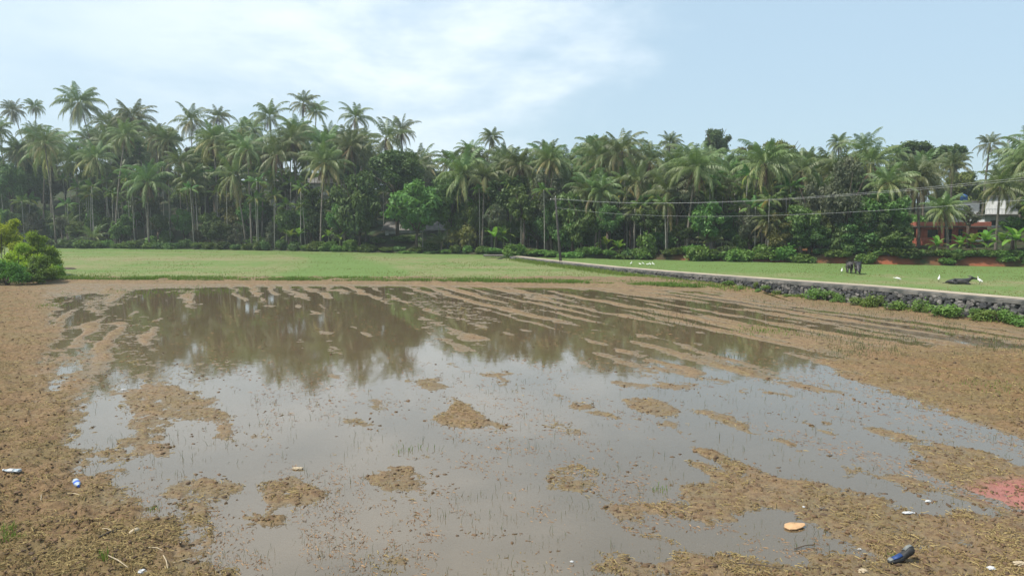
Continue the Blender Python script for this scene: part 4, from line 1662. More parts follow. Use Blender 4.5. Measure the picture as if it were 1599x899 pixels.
# ------------------------------------------------------------------ utility pole and wires
def pole_mesh_parts(base, top, label):
    root = empty('utility_pole', base)
    tag(root, label, 'utility pole', 'utility poles along the path')
    d = top - base
    mb = MB()
    mb.tube([d * -0.08, d * 0.33, d * 0.66, d], [0.19, 0.165, 0.14, 0.12], 10)
    mb.build('shaft', M['pole'], root, True)
    t, = (wall_frame(70)[2],)
    c = d * 0.965
    mb = MB()
    ax = Vector((t.x, t.y, 0)).normalized()
    mb.tube([c - ax * 0.75, c + ax * 0.75], 0.05, 6)
    mb.build('crossarm', M['pole'], root)
    outs = []
    for s in (-0.65, 0.0, 0.65):
        q = c + ax * s + Vector((0, 0, 0.06 if s else 0.36))
        mb = MB()
        mb.tube([q, q + Vector((0, 0, 0.05)), q + Vector((0, 0, 0.09)), q + Vector((0, 0, 0.17))], [0.03, 0.06, 0.035, 0.05], 8)
        mb.build('insulator', M['porcelain'], root)
        outs.append(base + q + Vector((0, 0, 0.17)))
    q = d * 0.86 - ax * 0.16
    mb = MB()
    mb.tube([d * 0.86, q], 0.03, 6)
    mb.build('bracket', M['pole'], root)
    outs.append(base + q)
    return outs


P1 = at_y(876, 413, float(94))
P1.z = 0.1
P1b = at(876, 414, 0.1)
P1t = at_y(867, 309, P1b.y)
A = pole_mesh_parts(P1b, P1t, 'weathered utility pole leaning left at the stone wall')
P2 = Vector((float(wall_x(33)) + 0.0, 33.0, 0.0))
B = pole_mesh_parts(P2 + Vector((-0.2, 0, 0)), P2 + Vector((0.1, 0.2, 8.3)), 'utility pole beyond the right edge carrying the near wire ends')
names = ('upper left', 'topmost', 'upper right', 'lowest')
for i, (a, b) in enumerate(zip(A, B)):
    if i == 1:
        continue
    pts = []
    sag = 1.15 if i < 3 else 1.25
    for k in range(33):
        s = k / 32
        p = a.lerp(b, s)
        p.z -= 4 * sag * s * (1 - s)
        pts.append(p)
    mb = MB()
    mb.tube(pts, 0.0065, 5)
    tag(mb.build('overhead_wire', M['wire']), 'sagging overhead wire running right from the pole, %s of the three' % names[i], 'wire', 'overhead wires')
mb = MB()
e = at_y(770, 346, 124)
pts = []
for k in range(17):
    p = A[3].lerp(e, k / 16)
    p.z -= 2.0 * k / 16 * (1 - k / 16)
    pts.append(p)
mb.tube(pts, 0.0065, 5)
tag(mb.build('overhead_wire', M['bark']), 'dark service wire dropping left from the pole into the trees', 'wire', 'overhead wires')
mb = MB()
a, b = at(823, 393, 0.1), at_y(841, 356, at(823, 393, .1).y + 2)
mb.tube([a, a.lerp(b, 0.5), b], [0.06, 0.055, 0.045], 6)
tag(mb.build('leaning_stick', M['trunk_areca']), 'pale bare stick leaning right beside the path left of the pole', 'stick')


# ------------------------------------------------------------------ animals
def buffalo_standing(loc, rz, mat, head_down, label, s=1.0):
    root = empty('water_buffalo', loc, rz, s)
    tag(root, label, 'buffalo', 'buffaloes on the grass')
    hz = 0.55 if head_down else 1.2
    V = [(0, 0, 0.98), (-0.55, 0, 1.0), (-0.78, 0, 0.98), (0.45, 0, 1.02), (0.72, 0, 1.02), (1.0, 0, (1.0 + hz) / 2 + 0.02), (1.18, 0, hz), (1.42, 0, hz - 0.20), (1.5, 0, hz - 0.27)]
    Rr = [(0.38, 0.36), (0.36, 0.35), (0.22, 0.24), (0.36, 0.33), (0.27, 0.26), (0.20, 0.18), (0.15, 0.13), (0.10, 0.09), (0.08, 0.07)]
    E = [(0, 1), (1, 2), (0, 3), (3, 4), (4, 5), (5, 6), (6, 7), (7, 8)]

    def chain(start, pts, rads):
        prev = start
        for p, r in zip(pts, rads):
            V.append(p)
            Rr.append((r, r))
            E.append((prev, len(V) - 1))
            prev = len(V) - 1
    for sg in (-1, 1):
        j = 0.06 * sg
        chain(3, [(0.5 + j, 0.2 * sg, 0.68), (0.52 + j, 0.2 * sg, 0.38), (0.51 + j, 0.2 * sg, 0.10), (0.54 + j, 0.2 * sg, 0.02)], [0.14, 0.085, 0.065, 0.075])
        chain(1, [(-0.55 - j, 0.21 * sg, 0.72), (-0.50 - j, 0.21 * sg, 0.56), (-0.68 - j, 0.21 * sg, 0.40), (-0.64 - j, 0.21 * sg, 0.10), (-0.61 - j, 0.21 * sg, 0.02)], [0.19, 0.14, 0.075, 0.06, 0.075])
    chain(2, [(-0.92, 0, 0.85), (-0.95, 0, 0.55), (-0.94, 0, 0.38)], [0.04, 0.025, 0.035])
    for sg in (-1, 1):
        chain(6, [(1.10, 0.16 * sg, hz + 0.05), (1.06, 0.30 * sg, hz + 0.0)], [0.05, 0.03])
    link('body', skin_mesh('buffalo_body', V, E, Rr, mat), root)
    for sg in (-1, 1):
        mb = MB()
        mb.tube([(1.14, 0.10 * sg, hz + 0.1), (1.02, 0.30 * sg, hz + 0.16), (0.84, 0.40 * sg, hz + 0.18), (0.70, 0.36 * sg, hz + 0.24)], [0.05, 0.042, 0.03, 0.01], 8)
        mb.build('horn', M['horn'], root, True)
    return root


def buffalo_lying(loc, rz, label):
    root = empty('water_buffalo', loc, rz)
    root.scale = (0.95, 0.95, 0.74)
    tag(root, label, 'buffalo', 'buffaloes on the grass')
    V = [(0, 0, 0.34), (-0.55, 0, 0.32), (-0.9, 0, 0.24), (0.45, 0, 0.38), (0.75, 0, 0.52), (0.95, 0, 0.74), (1.1, 0, 0.80), (1.36, 0, 0.70), (1.48, 0, 0.66)]
    Rr = [(0.36, 0.33), (0.38, 0.31), (0.2, 0.2), (0.34, 0.32), (0.24, 0.22), (0.18, 0.16), (0.15, 0.14), (0.10, 0.09), (0.085, 0.075)]
    E = [(0, 1), (1, 2), (0, 3), (3, 4), (4, 5), (5, 6), (6, 7), (7, 8)]

    def chain(start, pts, rads):
        prev = start
        for p, r in zip(pts, rads):
            V.append(p)
            Rr.append((r, r))
            E.append((prev, len(V) - 1))
            prev = len(V) - 1
    for sg in (-1, 1):
        chain(3, [(0.62, 0.30 * sg, 0.20), (0.92, 0.34 * sg, 0.10), (0.62, 0.38 * sg, 0.06), (0.5, 0.38 * sg, 0.05)], [0.12, 0.08, 0.06, 0.06])
        chain(1, [(-0.45, 0.36 * sg, 0.22), (-0.1, 0.44 * sg, 0.14), (-0.45, 0.48 * sg, 0.08), (-0.2, 0.50 * sg, 0.05)], [0.18, 0.11, 0.07, 0.06])
        chain(6, [(1.03, 0.16 * sg, 0.83), (0.97, 0.30 * sg, 0.78)], [0.05, 0.03])
    chain(2, [(-1.08, 0.1, 0.1), (-1.3, 0.16, 0.05)], [0.04, 0.03])
    link('body', skin_mesh('buffalo_body', V, E, Rr, M['hide']), root)
    for sg in (-1, 1):
        mb = MB()
        mb.tube([(1.06, 0.10 * sg, 0.9), (0.95, 0.28 * sg, 0.97), (0.78, 0.36 * sg, 0.98), (0.66, 0.32 * sg, 1.02)], [0.05, 0.042, 0.03, 0.01], 8)
        mb.build('horn', M['horn'], root, True)


p = at(1328, 426.5, 0.1)
buffalo_standing(p + Vector((0, 0.3, 0)), R(72), M['hide_grey'], True, 'grey brown water buffalo standing rump to the viewer, left of two', 0.92)
p = at(1337, 427.5, 0.1)
buffalo_standing(p + Vector((0.15, 0, 0)), R(-112), M['hide'], True, 'black water buffalo standing with lowered head, right of two', 0.95)
p = at(1497, 443.5, 0.1)
buffalo_lying(p, R(-26), 'black water buffalo lying on the grass with raised head')


def egret(loc, rz, pose, label, group, s=1.0):
    root = empty('egret', loc, rz, s)
    tag(root, label, 'bird', group)
    if pose == 'up':
        V = [(-0.16, 0, 0.27), (0, 0, 0.33), (0.12, 0, 0.40), (0.14, 0, 0.50), (0.13, 0, 0.58), (0.17, 0, 0.62), (0.21, 0, 0.61), (-0.26, 0, 0.22)]
    else:
        V = [(-0.16, 0, 0.25), (0, 0, 0.30), (0.12, 0, 0.33), (0.22, 0, 0.33), (0.30, 0, 0.36), (0.35, 0, 0.37), (0.39, 0, 0.355), (-0.26, 0, 0.21)]
    Rr = [0.07, 0.10, 0.08, 0.035, 0.03, 0.035, 0.02, 0.03]
    E = [(0, 1), (1, 2), (2, 3), (3, 4), (4, 5), (5, 6), (0, 7)]
    link('body', skin_mesh('egret_body', V, E, Rr, M['feather'], 1, 1), root)
    h = Vector(V[6])
    mb = MB()
    mb.tube([h, h + Vector((0.09, 0, -0.015))], [0.014, 0.004], 6)
    mb.build('beak', M['beak'], root)
    for sg in (-1, 1):
        mb = MB()
        mb.tube([(0.0, 0.03 * sg, 0.27), (-0.02, 0.03 * sg, 0.13), (0.01, 0.03 * sg, 0.0), (0.06, 0.03 * sg, 0.005)], 0.009, 5)
        mb.build('leg', M['bird_leg'], root)


for px, py, rz, pose, s, lab in ((1314.5, 426.5, 60, 'up', 0.95, 'white egret standing just left of the two buffaloes'), (1402, 440, 160, 'low', 1.05, 'white egret leaning forward midway between the standing and lying buffaloes'),
                                 (1466, 440, 50, 'up', 1.0, 'white egret stretching its neck left of the lying buffalo'), (1529.5, 444, 120, 'up', 1.1, 'white egret standing right of the lying buffalo')):
    egret(at(px, py, 0.1), R(rz), pose, lab, 'egrets around the buffaloes', s)
for i, (px, py) in enumerate(((985.5, 414), (999.5, 414.8), (1004, 414.6), (1010, 415.2), (1013, 415.5), (1016, 415), (1020, 415.2))):
    egret(at(px, py, 0.1), R(40 + i * 77), 'low' if i % 2 else 'up', 'white egret in the resting flock on the grass beyond the wall', 'resting flock of egrets', 0.8)

# ------------------------------------------------------------------ bushes at the left edge
G_L = 'bushes at the left edge of the paddy'


def big_bush(kind, px, py, Y, w, h, n, ll, seed, label, z=0.15):
    b = at_y(px, py, Y)
    b.z = z
    root = empty('bush', b)
    tag(root, label, 'bush', G_L)
    g = np.random.default_rng(seed)
    B = []
    for _ in range(26):
        a, r = g.uniform(0, 6.28), g.random() ** 0.6
        x, y = math.cos(a) * r * w * 0.46, math.sin(a) * r * w * 0.42
        z_ = h * (1 - r ** 2 * 0.75) * g.uniform(0.35, 0.92)
        q = g.uniform(0.28, 0.55) * (0.7 + w / 8)
        B.append(((x, y, z_), (q, q, q * 0.8)))
    Q, T = leaf_cloud(seed, B, n, ll, ll * 0.5, 0.25)
    Q[:, :, 2] = np.maximum(Q[:, :, 2], 0.0)
    link('foliage', quads_mesh('bush_foliage', Q, M[kind], {'tint': T}), root)
    mb = MB()
    for k in range(7):
        a = k * 0.9
        mb.tube([(0, 0, -0.3), (math.cos(a) * w * 0.15, math.sin(a) * w * 0.15, h * 0.4), (math.cos(a) * w * 0.3, math.sin(a) * w * 0.3, h * 0.7)], [0.05, 0.03, 0.01], 5)
    mb.build('stem', M['bark'], root)


big_bush('bush_yellow', 4, 440, 76, 7.4, 7.2, 22000, 0.22, 71, 'tall yellow green bush rising at the back of the left edge')
big_bush('bush_green', 60, 440, 75, 4.8, 4.9, 12000, 0.22, 72, 'mid green bush on the right shoulder of the tall yellow green one')
big_bush('bush_yellow', 28, 440, 69, 6.0, 3.5, 15000, 0.20, 73, 'low bright yellow green bush in the middle of the left clump')
big_bush('bush_dark', 12, 446, 65, 4.2, 2.4, 9000, 0.18, 74, 'dark green low bush at the front left corner of the clump')
big_bush('bush_dark', 62, 440, 67, 3.6, 2.3, 8000, 0.18, 75, 'dark green low bush at the front right of the clump')
big_bush('bush_green', 88, 436, 72, 1.8, 1.3, 3000, 0.15, 76, 'small green bush at the right foot of the left clump')
big_bush('bush_yellow', -60, 445, 66, 6.5, 4.0, 9000, 0.18, 77, 'yellow green bush running out of the left edge')
mb = MB()
n = 14
prof = [(0, 0), (0.24, 0), (0.27, 0.05), (0.27, 0.25), (0.255, 0.28), (0.27, 0.31), (0.27, 0.55), (0.22, 0.62), (0, 0.62)]
vs = [(r_ * math.cos(2 * math.pi * k / n), r_ * math.sin(2 * math.pi * k / n), z) for r_, z in prof for k in range(n)]
mb.add(vs, [(i * n + k, i * n + (k + 1) % n, (i + 1) * n + (k + 1) % n, (i + 1) * n + k) for i in range(len(prof) - 1) for k in range(n)])
tag(mb.build('plastic_drum', M['teal'], None, True, loc=at(93, 421, 0.15)), 'small teal plastic drum in the grass right of the left bushes', 'drum')
mb = MB()
c = at(104, 421, 0.1)
mb.add([(c.x + q[0] * 1.1, c.y + q[1] * 0.7, 0.12 + max(q[2], 0) * 0.22 + 0.05 * random.random()) for q in ICO2[0]], ICO2[1])
tag(mb.build('soil_heap', M['bark']), 'low dark heap of soil beside the teal drum', 'soil heap')

# ------------------------------------------------------------------ creepers on the wall
cr = random.Random(5)
for i, (px, w, h, lab) in enumerate(((1132, 1.0, 0.7, 'small weed at the left end of the dry wall foot'), (1285, 1.7, 1.15, 'bright creeper climbing the wall below the standing buffaloes'), (1318, 1.2, 0.9, 'thin creeper right of the first bright wall creeper'),
                                     (1355, 1.6, 0.8, 'dull creeper in the middle of the right wall'), (1375, 1.4, 1.1, 'pale creeper reaching the coping above the middle wall'), (1410, 1.7, 0.95, 'bushy creeper left of the wide one at the wall'),
                                     (1447, 1.3, 1.1, 'upright creeper between two bushy wall plants'), (1490, 2.5, 1.1, 'widest creeper on the wall below the lying buffalo'), (1540, 1.9, 1.0, 'creeper right of the widest wall plant'),
                                     (1575, 1.7, 1.05, 'bushy creeper near the right edge of the wall'), (1607, 1.8, 0.9, 'creeper cut by the right edge of the photo'), (1220, 0.9, 0.5, 'small weed in the wall left of the creepers'), (1190, 0.8, 0.55, 'lone weed between bare wall stones'))):
    # find the wall foot under this pixel column
    ys = np.linspace(30, 75, 400)
    k = np.argmin(np.abs(wall_x(ys) / ys - (px - 799.5) / FPX))
    y = float(ys[k])
    p, t, nn = wall_frame(y)
    random.seed(700 + i)
    b = p - nn * 0.28
    o = shrub('creeper', Vector((b.x, b.y, 0.06)), w * 0.95, h * 0.8, lab, 'creepers on the stone wall', 'creeper')
    o['category'] = 'plant'


for i in range(16):
    y = 37.5 + 26 * (i + cr.random()) / 16
    p, t, nn = wall_frame(y)
    random.seed(760 + i)
    b = p - nn * cr.uniform(0.12, 0.5)
    o = shrub(cr.choice(('creeper', 'creeper', 'shrub_leaf')), Vector((b.x, b.y, cr.choice((0.05, 0.05, 0.45)))), cr.uniform(0.5, 1.1), cr.uniform(0.25, 0.55), 'small low weed among the larger creepers of the wall foot', 'small weeds at the wall foot', 'creeper')
    o['category'] = 'plant'

# ------------------------------------------------------------------ grass, sprouts, straw, clods (uncountable ground cover)
def blades(P, hgt, wid, lean, tint, seed, name, mat):
    g = np.random.default_rng(seed)
    n = len(P)
    az = g.uniform(0, 6.28, n)
    sd = np.stack([np.cos(az), np.sin(az), np.zeros(n)], 1)
    la = g.uniform(0, 6.28, n)
    ld = np.stack([np.cos(la), np.sin(la), np.zeros(n)], 1) * (lean * g.random(n))[:, None]
    H = hgt[:, None]
    up = np.array([0, 0, 1.0])
    w = wid[:, None] * 0.5
    m_ = P + (up * 0.6 + ld * 0.35) * H
    e = P + (up * 0.95 + ld) * H
    q1 = np.stack([P - sd * w, P + sd * w, m_ + sd * w * 0.8, m_ - sd * w * 0.8], 1)
    q2 = np.stack([m_ - sd * w * 0.8, m_ + sd * w * 0.8, e + sd * w * 0.15, e - sd * w * 0.15], 1)
    me = quads_mesh(name, np.concatenate([q1, q2]), mat, {'tint': np.concatenate([tint, tint])})
    return tag(link(name, me), kind='stuff')


def field_grass():
    g = np.random.default_rng(50)
    # bund grass
    n = 26000
    x = g.uniform(-48, 18.5, n)
    y = bund_y(x) + np.abs(g.normal(0, 1.6, n)) - 0.4
    d = fbm(x * 0.5, y * 0.5, 3, 61)
    keep = d + 0.45 * (x > -12) * 0 > -0.25 - 0.25 * g.random(n)
    x, y = x[keep], y[keep]
    z = np.full(len(x), 0.18)
    h = 0.16 + 0.20 * g.random(len(x)) * (0.7 + np.clip(fbm(x * 0.4, y * 0.4, 2, 62), -.5, .8))
    blades(np.stack([x, y, z], 1), h, np.full(len(x), 0.06), 0.5, np.clip(0.35 * g.random(len(x)), 0, 1), 51, 'bund_grass', M['grass'])
    # open field, left and right
    n = 60000
    px = g.uniform(-60, 1660, n)
    X = g.uniform(-95, 70, n)
    Y = bund_y(X) + (tree_y(X) - bund_y(X)) * g.random(n) ** 1.3
    rt = X - wall_x(Y)
    bad = ((rt > -0.3) & (rt < 2.4)) | ((rt < 0) & (Y < bund_y(X) + 0.2)) | (np.abs(X) > Y * 0.75)
    X, Y = X[~bad], Y[~bad]
    dens = fbm(X * 0.08, Y * 0.25, 3, 63)
    k = dens > -0.3 + 0.5 * (g.random(len(X)) - 0.5)
    X, Y, dens = X[k], Y[k], dens[k]
    z = np.where(X - wall_x(Y) > 0, 0.08, 0.14)
    h = 0.03 + 0.05 * g.random(len(X))
    t = np.clip(0.55 - dens * 0.5 + 0.35 * (g.random(len(X)) - 0.5), 0, 1)
    blades(np.stack([X, Y, z], 1), h, np.full(len(X), 0.09), 1.0, t, 52, 'field_grass_blades', M['grass_pale'])
    # tall grass and weeds along the far wall foot
    n = 3500
    y = g.uniform(34, 60, n)
    x = wall_x(y) - np.abs(g.normal(0, 0.28, n)) - 0.02
    k = fbm(x * 0.4, y * 0.4, 3, 66) > -0.05
    x, y = x[k], y[k]
    n = len(x)
    blades(np.stack([x, y, np.full(n, 0.08)], 1), 0.10 + 0.22 * g.random(n), np.full(n, 0.04), 0.8, 0.8 * g.random(n), 54, 'near_wall_grass', M['grass'])
    n = 5000
    y = g.uniform(58, 105, n)
    x = wall_x(y) - np.abs(g.normal(0, 0.8, n)) - 0.05
    h = 0.15 + 0.35 * g.random(n)
    blades(np.stack([x, y, np.full(n, 0.12)], 1), h, np.full(n, 0.06), 0.6, 0.6 * g.random(n), 53, 'wall_foot_grass', M['grass'])


field_grass()


def scatter(n, px0, px1, py0, py1, seed):
    """random points evenly over the visible paddy floor"""
    g = np.random.default_rng(seed)
    px = g.uniform(px0, px1, n)
    py = g.uniform(py0, py1, n)
    cx, cy = (px - 799.5) / FPX, (449.5 - py) / FPX
    cp, sp = math.cos(PITCH), math.sin(PITCH)
    t = -CAM_H / (-sp + cy * cp)
    return cx * t, (cp + cy * sp) * t, g


def ground_cover():
    # paddy sprouts standing in the water
    x, y, g = scatter(16000, -50, 1650, 470, 930, 80)
    h, dry = mud_height(x, y)
    cl = fbm(x * 0.5, y * 0.5, 3, 81)
    cl = 0.5 * cl + fbm(x * 2.2, y * 2.2, 2, 79)
    k = (h < 0.0) & (cl + 0.25 * (g.random(len(x)) - 0.5) > 0.12)
    x, y, h = x[k], y[k], h[k]
    H = 0.03 + 0.17 * g.random(len(x)) ** 2.2
    blades(np.stack([x, y, np.full(len(x), -0.01)], 1), H, 0.003 + 0.0003 * y, 0.75, g.random(len(x)), 82, 'paddy_sprouts', M['sprout'])
    # grass tinge in the far right shallows
    x, y, g = scatter(9000, 980, 1640, 462, 560, 83)
    h, dry = mud_height(x, y)
    cl = fbm(x * 0.35, y * 0.2, 3, 84)
    k = (cl > 0.05) & (h < 0.12)
    x, y, h = x[k], y[k], h[k]
    blades(np.stack([x, y, np.maximum(h, -0.01)], 1), 0.06 + 0.14 * g.random(len(x)), np.full(len(x), 0.018), 0.5, 0.3 + 0.5 * g.random(len(x)), 85, 'shallow_water_grass', M['sprout'])
    # green tufts
    P, T, H = [], [], []
    for px, py, n, r, hh in ((1190, 519, 260, 0.9, 0.12), (250, 456, 500, 2.4, 0.10), (330, 455, 300, 1.8, 0.08), (80, 478, 120, 0.6, 0.1), (165, 880, 30, 0.05, 0.12), (20, 850, 60, 0.10, 0.08), (8, 840, 60, 0.10, 0.09), (240, 795, 25, 0.08, 0.06), (1030, 765, 30, 0.12, 0.06), (640, 700, 20, 0.2, .1), (1560, 610, 150, 0.8, .08), (1390, 870, 20, .08, .06)):
        c = at(px, py, 0)
        P.append(np.stack([g.normal(c.x, r, n), g.normal(c.y, r, n), np.full(n, 0.0)], 1))
        T.append(0.3 * g.random(n))
        H.append(hh * (0.6 + g.random(n)))
    P = np.concatenate(P)
    P[:, 2] = np.maximum(mud_height(P[:, 0], P[:, 1])[0], -0.01)
    blades(P, np.concatenate(H), 0.008 + 0.0004 * P[:, 1], 0.7, np.concatenate(T), 86, 'grass_tufts', M['grass'])
    # straw and torn roots on the mud
    x, y, g = scatter(150000, -60, 1660, 452, 960, 87)
    h, dry = mud_height(x, y)
    mat_ = fbm(x * 1.3, y * 1.3, 3, 88)
    k = (h > -0.012) & (g.random(len(x)) < (0.10 + 0.75 * dry) * (0.35 + 1.2 * sstep(mat_, -0.15, 0.25)) + 0.12 * (mat_ > 0.1))
    k |= (h > -0.055) & (y < 24) & (g.random(len(x)) < 0.05)
    x, y, h = x[k], y[k], h[k]
    n = len(x)
    L = (0.03 + 0.16 * g.random(n) ** 2.4) * (0.8 + y * 0.012)
    az = g.uniform(0, 6.28, n) * 0.45 + 6.0 * fbm(x * 0.6, y * 0.6, 2, 89)
    tilt = g.normal(0, 0.22, n)
    d = np.stack([np.cos(az) * np.cos(tilt), np.sin(az) * np.cos(tilt), np.sin(tilt)], 1)
    sd = np.stack([-np.sin(az), np.cos(az), g.normal(0, .3, n)], 1)
    up = np.array([0, 0, 1.0])
    c = np.stack([x, y, h + 0.012], 1)
    w = (0.0026 + 0.0040 * g.random(n) ** 1.5 + 0.0002 * y)[:, None]
    md = c + up * (0.02 * g.random(n))[:, None] + sd * (0.15 * g.normal(size=n) * L)[:, None]
    a, b = c - d * L[:, None] * 0.5, c + d * L[:, None] * 0.5
    a[:, 2] = np.maximum(a[:, 2], h)
    b[:, 2] = np.maximum(b[:, 2], h)
    v1, v2 = sd * w, up * w
    Q = []
    for p, q in ((a, md), (md, b)):
        Q.append(np.stack([p - v1, p + v2, q + v2, q - v1], 1))
        Q.append(np.stack([p + v2, p + v1, q + v1, q + v2], 1))
    t = np.clip(g.random(n) ** 0.6 - 0.25 * np.clip(mat_[k], -1, 1), 0, 1)
    me = quads_mesh('straw_litter', np.concatenate(Q), M['straw'], {'tint': np.tile(t, 4)})
    tag(link('straw_litter', me), kind='stuff')
    # thin flakes of scum and straw floating on the water, drawn out along the plough lines
    x, y, g = scatter(60000, -60, 1660, 452, 930, 95)
    h, dry = mud_height(x, y)
    uu, vv = x * 0.92 + y * 0.40, x * 0.40 - y * 0.92
    cl = fbm(uu * 0.9, vv * 0.16, 4, 96, 0.6) + 0.5 * fbm(x * 3, y * 3, 3, 97)
    k = (h < 0.0) & (h > -0.09) & (cl + 0.25 * (g.random(len(x)) - 0.5) + 0.20 * sstep(y, 18, 36) > 0.22)
    x, y = x[k], y[k]
    n = len(x)
    az = 1.98 + g.normal(0, 0.7, n)
    d = np.stack([np.cos(az), np.sin(az), np.zeros(n)], 1)
    sd = np.stack([-d[:, 1], d[:, 0], np.zeros(n)], 1)
    L = ((0.02 + 0.09 * g.random(n) ** 2) * (0.12 + 0.042 * y))[:, None]
    W = ((0.004 + 0.012 * g.random(n) ** 2) * (0.12 + 0.042 * y))[:, None]
    c = np.stack([x, y, 0.003 + 0.004 * g.random(n)], 1)
    j = lambda: (0.6 + 0.8 * g.random(n))[:, None]
    up = np.array([0, 0, 0.012]) * g.random(n)[:, None]
    Q = np.stack([c - d * L * j(), c - sd * W * j() + up, c + d * L * j(), c + sd * W * j()], 1)
    me = quads_mesh('floating_scum', Q, M['straw'], {'tint': np.clip(0.15 + 0.85 * g.random(n), 0, 1)})
    tag(link('floating_scum', me), kind='stuff')
    # dark clods and floating bits
    x, y, g = scatter(26000, -60, 1660, 452, 960, 90)
    h, dry = mud_height(x, y)
    cl = fbm(x * 0.7, y * 0.7, 3, 91)
    k = ((h > -0.005) & (g.random(len(x)) < 0.5 + 0.5 * dry)) | ((h > -0.04) & (cl > 0.05) & (g.random(len(x)) < 0.45))
    x, y, h = x[k], y[k], np.maximum(h[k], -0.006)
    n = len(x)
    V, F = ICO0
    V = np.array(V)
    F = np.array(F)
    r = (0.010 + 0.035 * g.random(n) ** 2.5) * (0.8 + 0.012 * y)
    jit = 1 + 0.35 * g.normal(size=(n, 12, 1))
    sc = np.stack([r * g.uniform(0.7, 1.6, n), r * g.uniform(0.7, 1.6, n), r * g.uniform(0.45, 0.8, n)], 1)
    PV = V[None] * jit * sc[:, None, :] + np.stack([x, y, h], 1)[:, None, :]
    me = bpy.data.meshes.new('mud_clods')
    me.vertices.add(n * 12)
    me.vertices.foreach_set('co', PV.astype(np.float32).reshape(-1))
    FI = (F[None] + (np.arange(n) * 12)[:, None, None]).reshape(-1, 3)
    me.loops.add(len(FI) * 3)
    me.loops.foreach_set('vertex_index', FI.astype(np.int32).reshape(-1))
    me.polygons.add(len(FI))
    me.polygons.foreach_set('loop_start', np.arange(0, len(FI) * 3, 3, dtype=np.int32))
    me.update(calc_edges=True)
    me.materials.append(m_plain('clod', (0.155, 0.095, 0.052), 0.85, 0.25, 0.5, 1.2, (0.075, 0.05, 0.032)))
    tag(link('mud_clods', me), kind='stuff')


ground_cover()


def on_mud(px, py):
    p = at(px, py, 0.03)
    h = float(mud_height(np.array([p.x]), np.array([p.y]))[0][0])
    p = at(px, py, max(h, 0))
    return p


# ------------------------------------------------------------------ litter
M['pet'] = m_plain('clear_plastic', (0.42, 0.48, 0.52), 0.15, 0.6, 0.3, 20.0)
M['bluelabel'] = m_plain('blue_label', (0.04, 0.12, 0.55), 0.4, 0.4, 0.2, 20.0)
M['whitebag'] = m_plain('white_plastic', (0.55, 0.55, 0.55), 0.5, 0.4, 0.3, 10.0)
M['tan'] = m_plain('tan_sheet', (0.52, 0.32, 0.17), 0.8, 0.2, 0.2, 8.0)
M['pale'] = m_plain('pale_wood', (0.47, 0.38, 0.26), 0.8, 0.2, 0.3, 20.0)
M['sole'] = m_plain('black_rubber', (0.03, 0.03, 0.03), 0.6, 0.3, 0.3, 20.0)
M['greytop'] = m_plain('grey_lining', (0.22, 0.23, 0.22), 0.8, 0.2, 0.3, 20.0)
M['bluestrap'] = m_plain('blue_trim', (0.018, 0.05, 0.17), 0.5, 0.4, 0.2, 20.0)


def lathe(prof, n=14, squash=1.0, wob=0.0, seed=0):
    g = random.Random(seed)
    vs, fs = [], []
    for r_, x in prof:
        for k in range(n):
            a = 2 * math.pi * k / n
            q = r_ * (1 + g.uniform(-wob, wob))
            vs.append((x, q * math.cos(a), q * math.sin(a) * squash))
    for i in range(len(prof) - 1):
        for k in range(n):
            fs.append((i * n + k, i * n + (k + 1) % n, (i + 1) * n + (k + 1) % n, (i + 1) * n + k))
    return vs, fs


def bottle(px, py, rz, L, label, cap_mat, lab_mat, squash=0.8, wob=0.12):
    p = on_mud(px, py)
    root = empty('plastic_bottle', p, rz)
    tag(root, label, 'bottle')
    r = L * 0.145
    mb = MB()
    mb.add(*lathe([(0, 0), (r * .8, 0), (r, 0.03 * L), (r, 0.25 * L), (r * .92, 0.28 * L), (r, 0.31 * L), (r, 0.36 * L), (r, .64 * L), (r * .95, .68 * L), (r * .4, 0.88 * L), (r * .36, 0.93 * L), (0, .93 * L)], 14, squash, wob, 3))
    mb.build('body', M['pet'], root, False, loc=(0, 0, r * .7))
    mb = MB()
    mb.add(*lathe([(r * 1.05, 0.36 * L), (r * 1.08, 0.37 * L), (r * 1.08, 0.63 * L), (r * 1.05, .64 * L)], 14, squash, 0.04, 4))
    mb.build('label_band', lab_mat, root, loc=(0, 0, r * .7))
    mb = MB()
    mb.add(*lathe([(0, .925 * L), (r * .44, .925 * L), (r * .44, .995 * L), (0, .995 * L)], 12))
    mb.build('cap', cap_mat, root, loc=(0, 0, r * .7))


bottle(118, 753, R(-52), 0.42, 'crumpled clear plastic bottle with a blue label on the left mud bank', M['bluelabel'], M['bluelabel'])
bottle(32, 737, R(176), 0.40, 'flattened clear plastic bottle at the left edge of the mud bank', M['whitebag'], M['whitebag'], 0.55, 0.25)


def crumple(px, py, sx, sy, sz, mat, name, label, cat, seed, rz=0, sub=ICO2, wob=0.28, group=None):
    g = random.Random(seed)
    mb = MB()
    vs = []
    for q in sub[0]:
        k = 1 + g.uniform(-wob, wob)
        vs.append((q[0] * sx * k, q[1] * sy * k, max(q[2] * k + 0.75, -0.1) * sz * 0.6))
    mb.add(vs, sub[1])
    p = on_mud(px, py)
    return tag(mb.build(name, mat, None, loc=p, rot=(0, 0, rz)), label, cat, group)


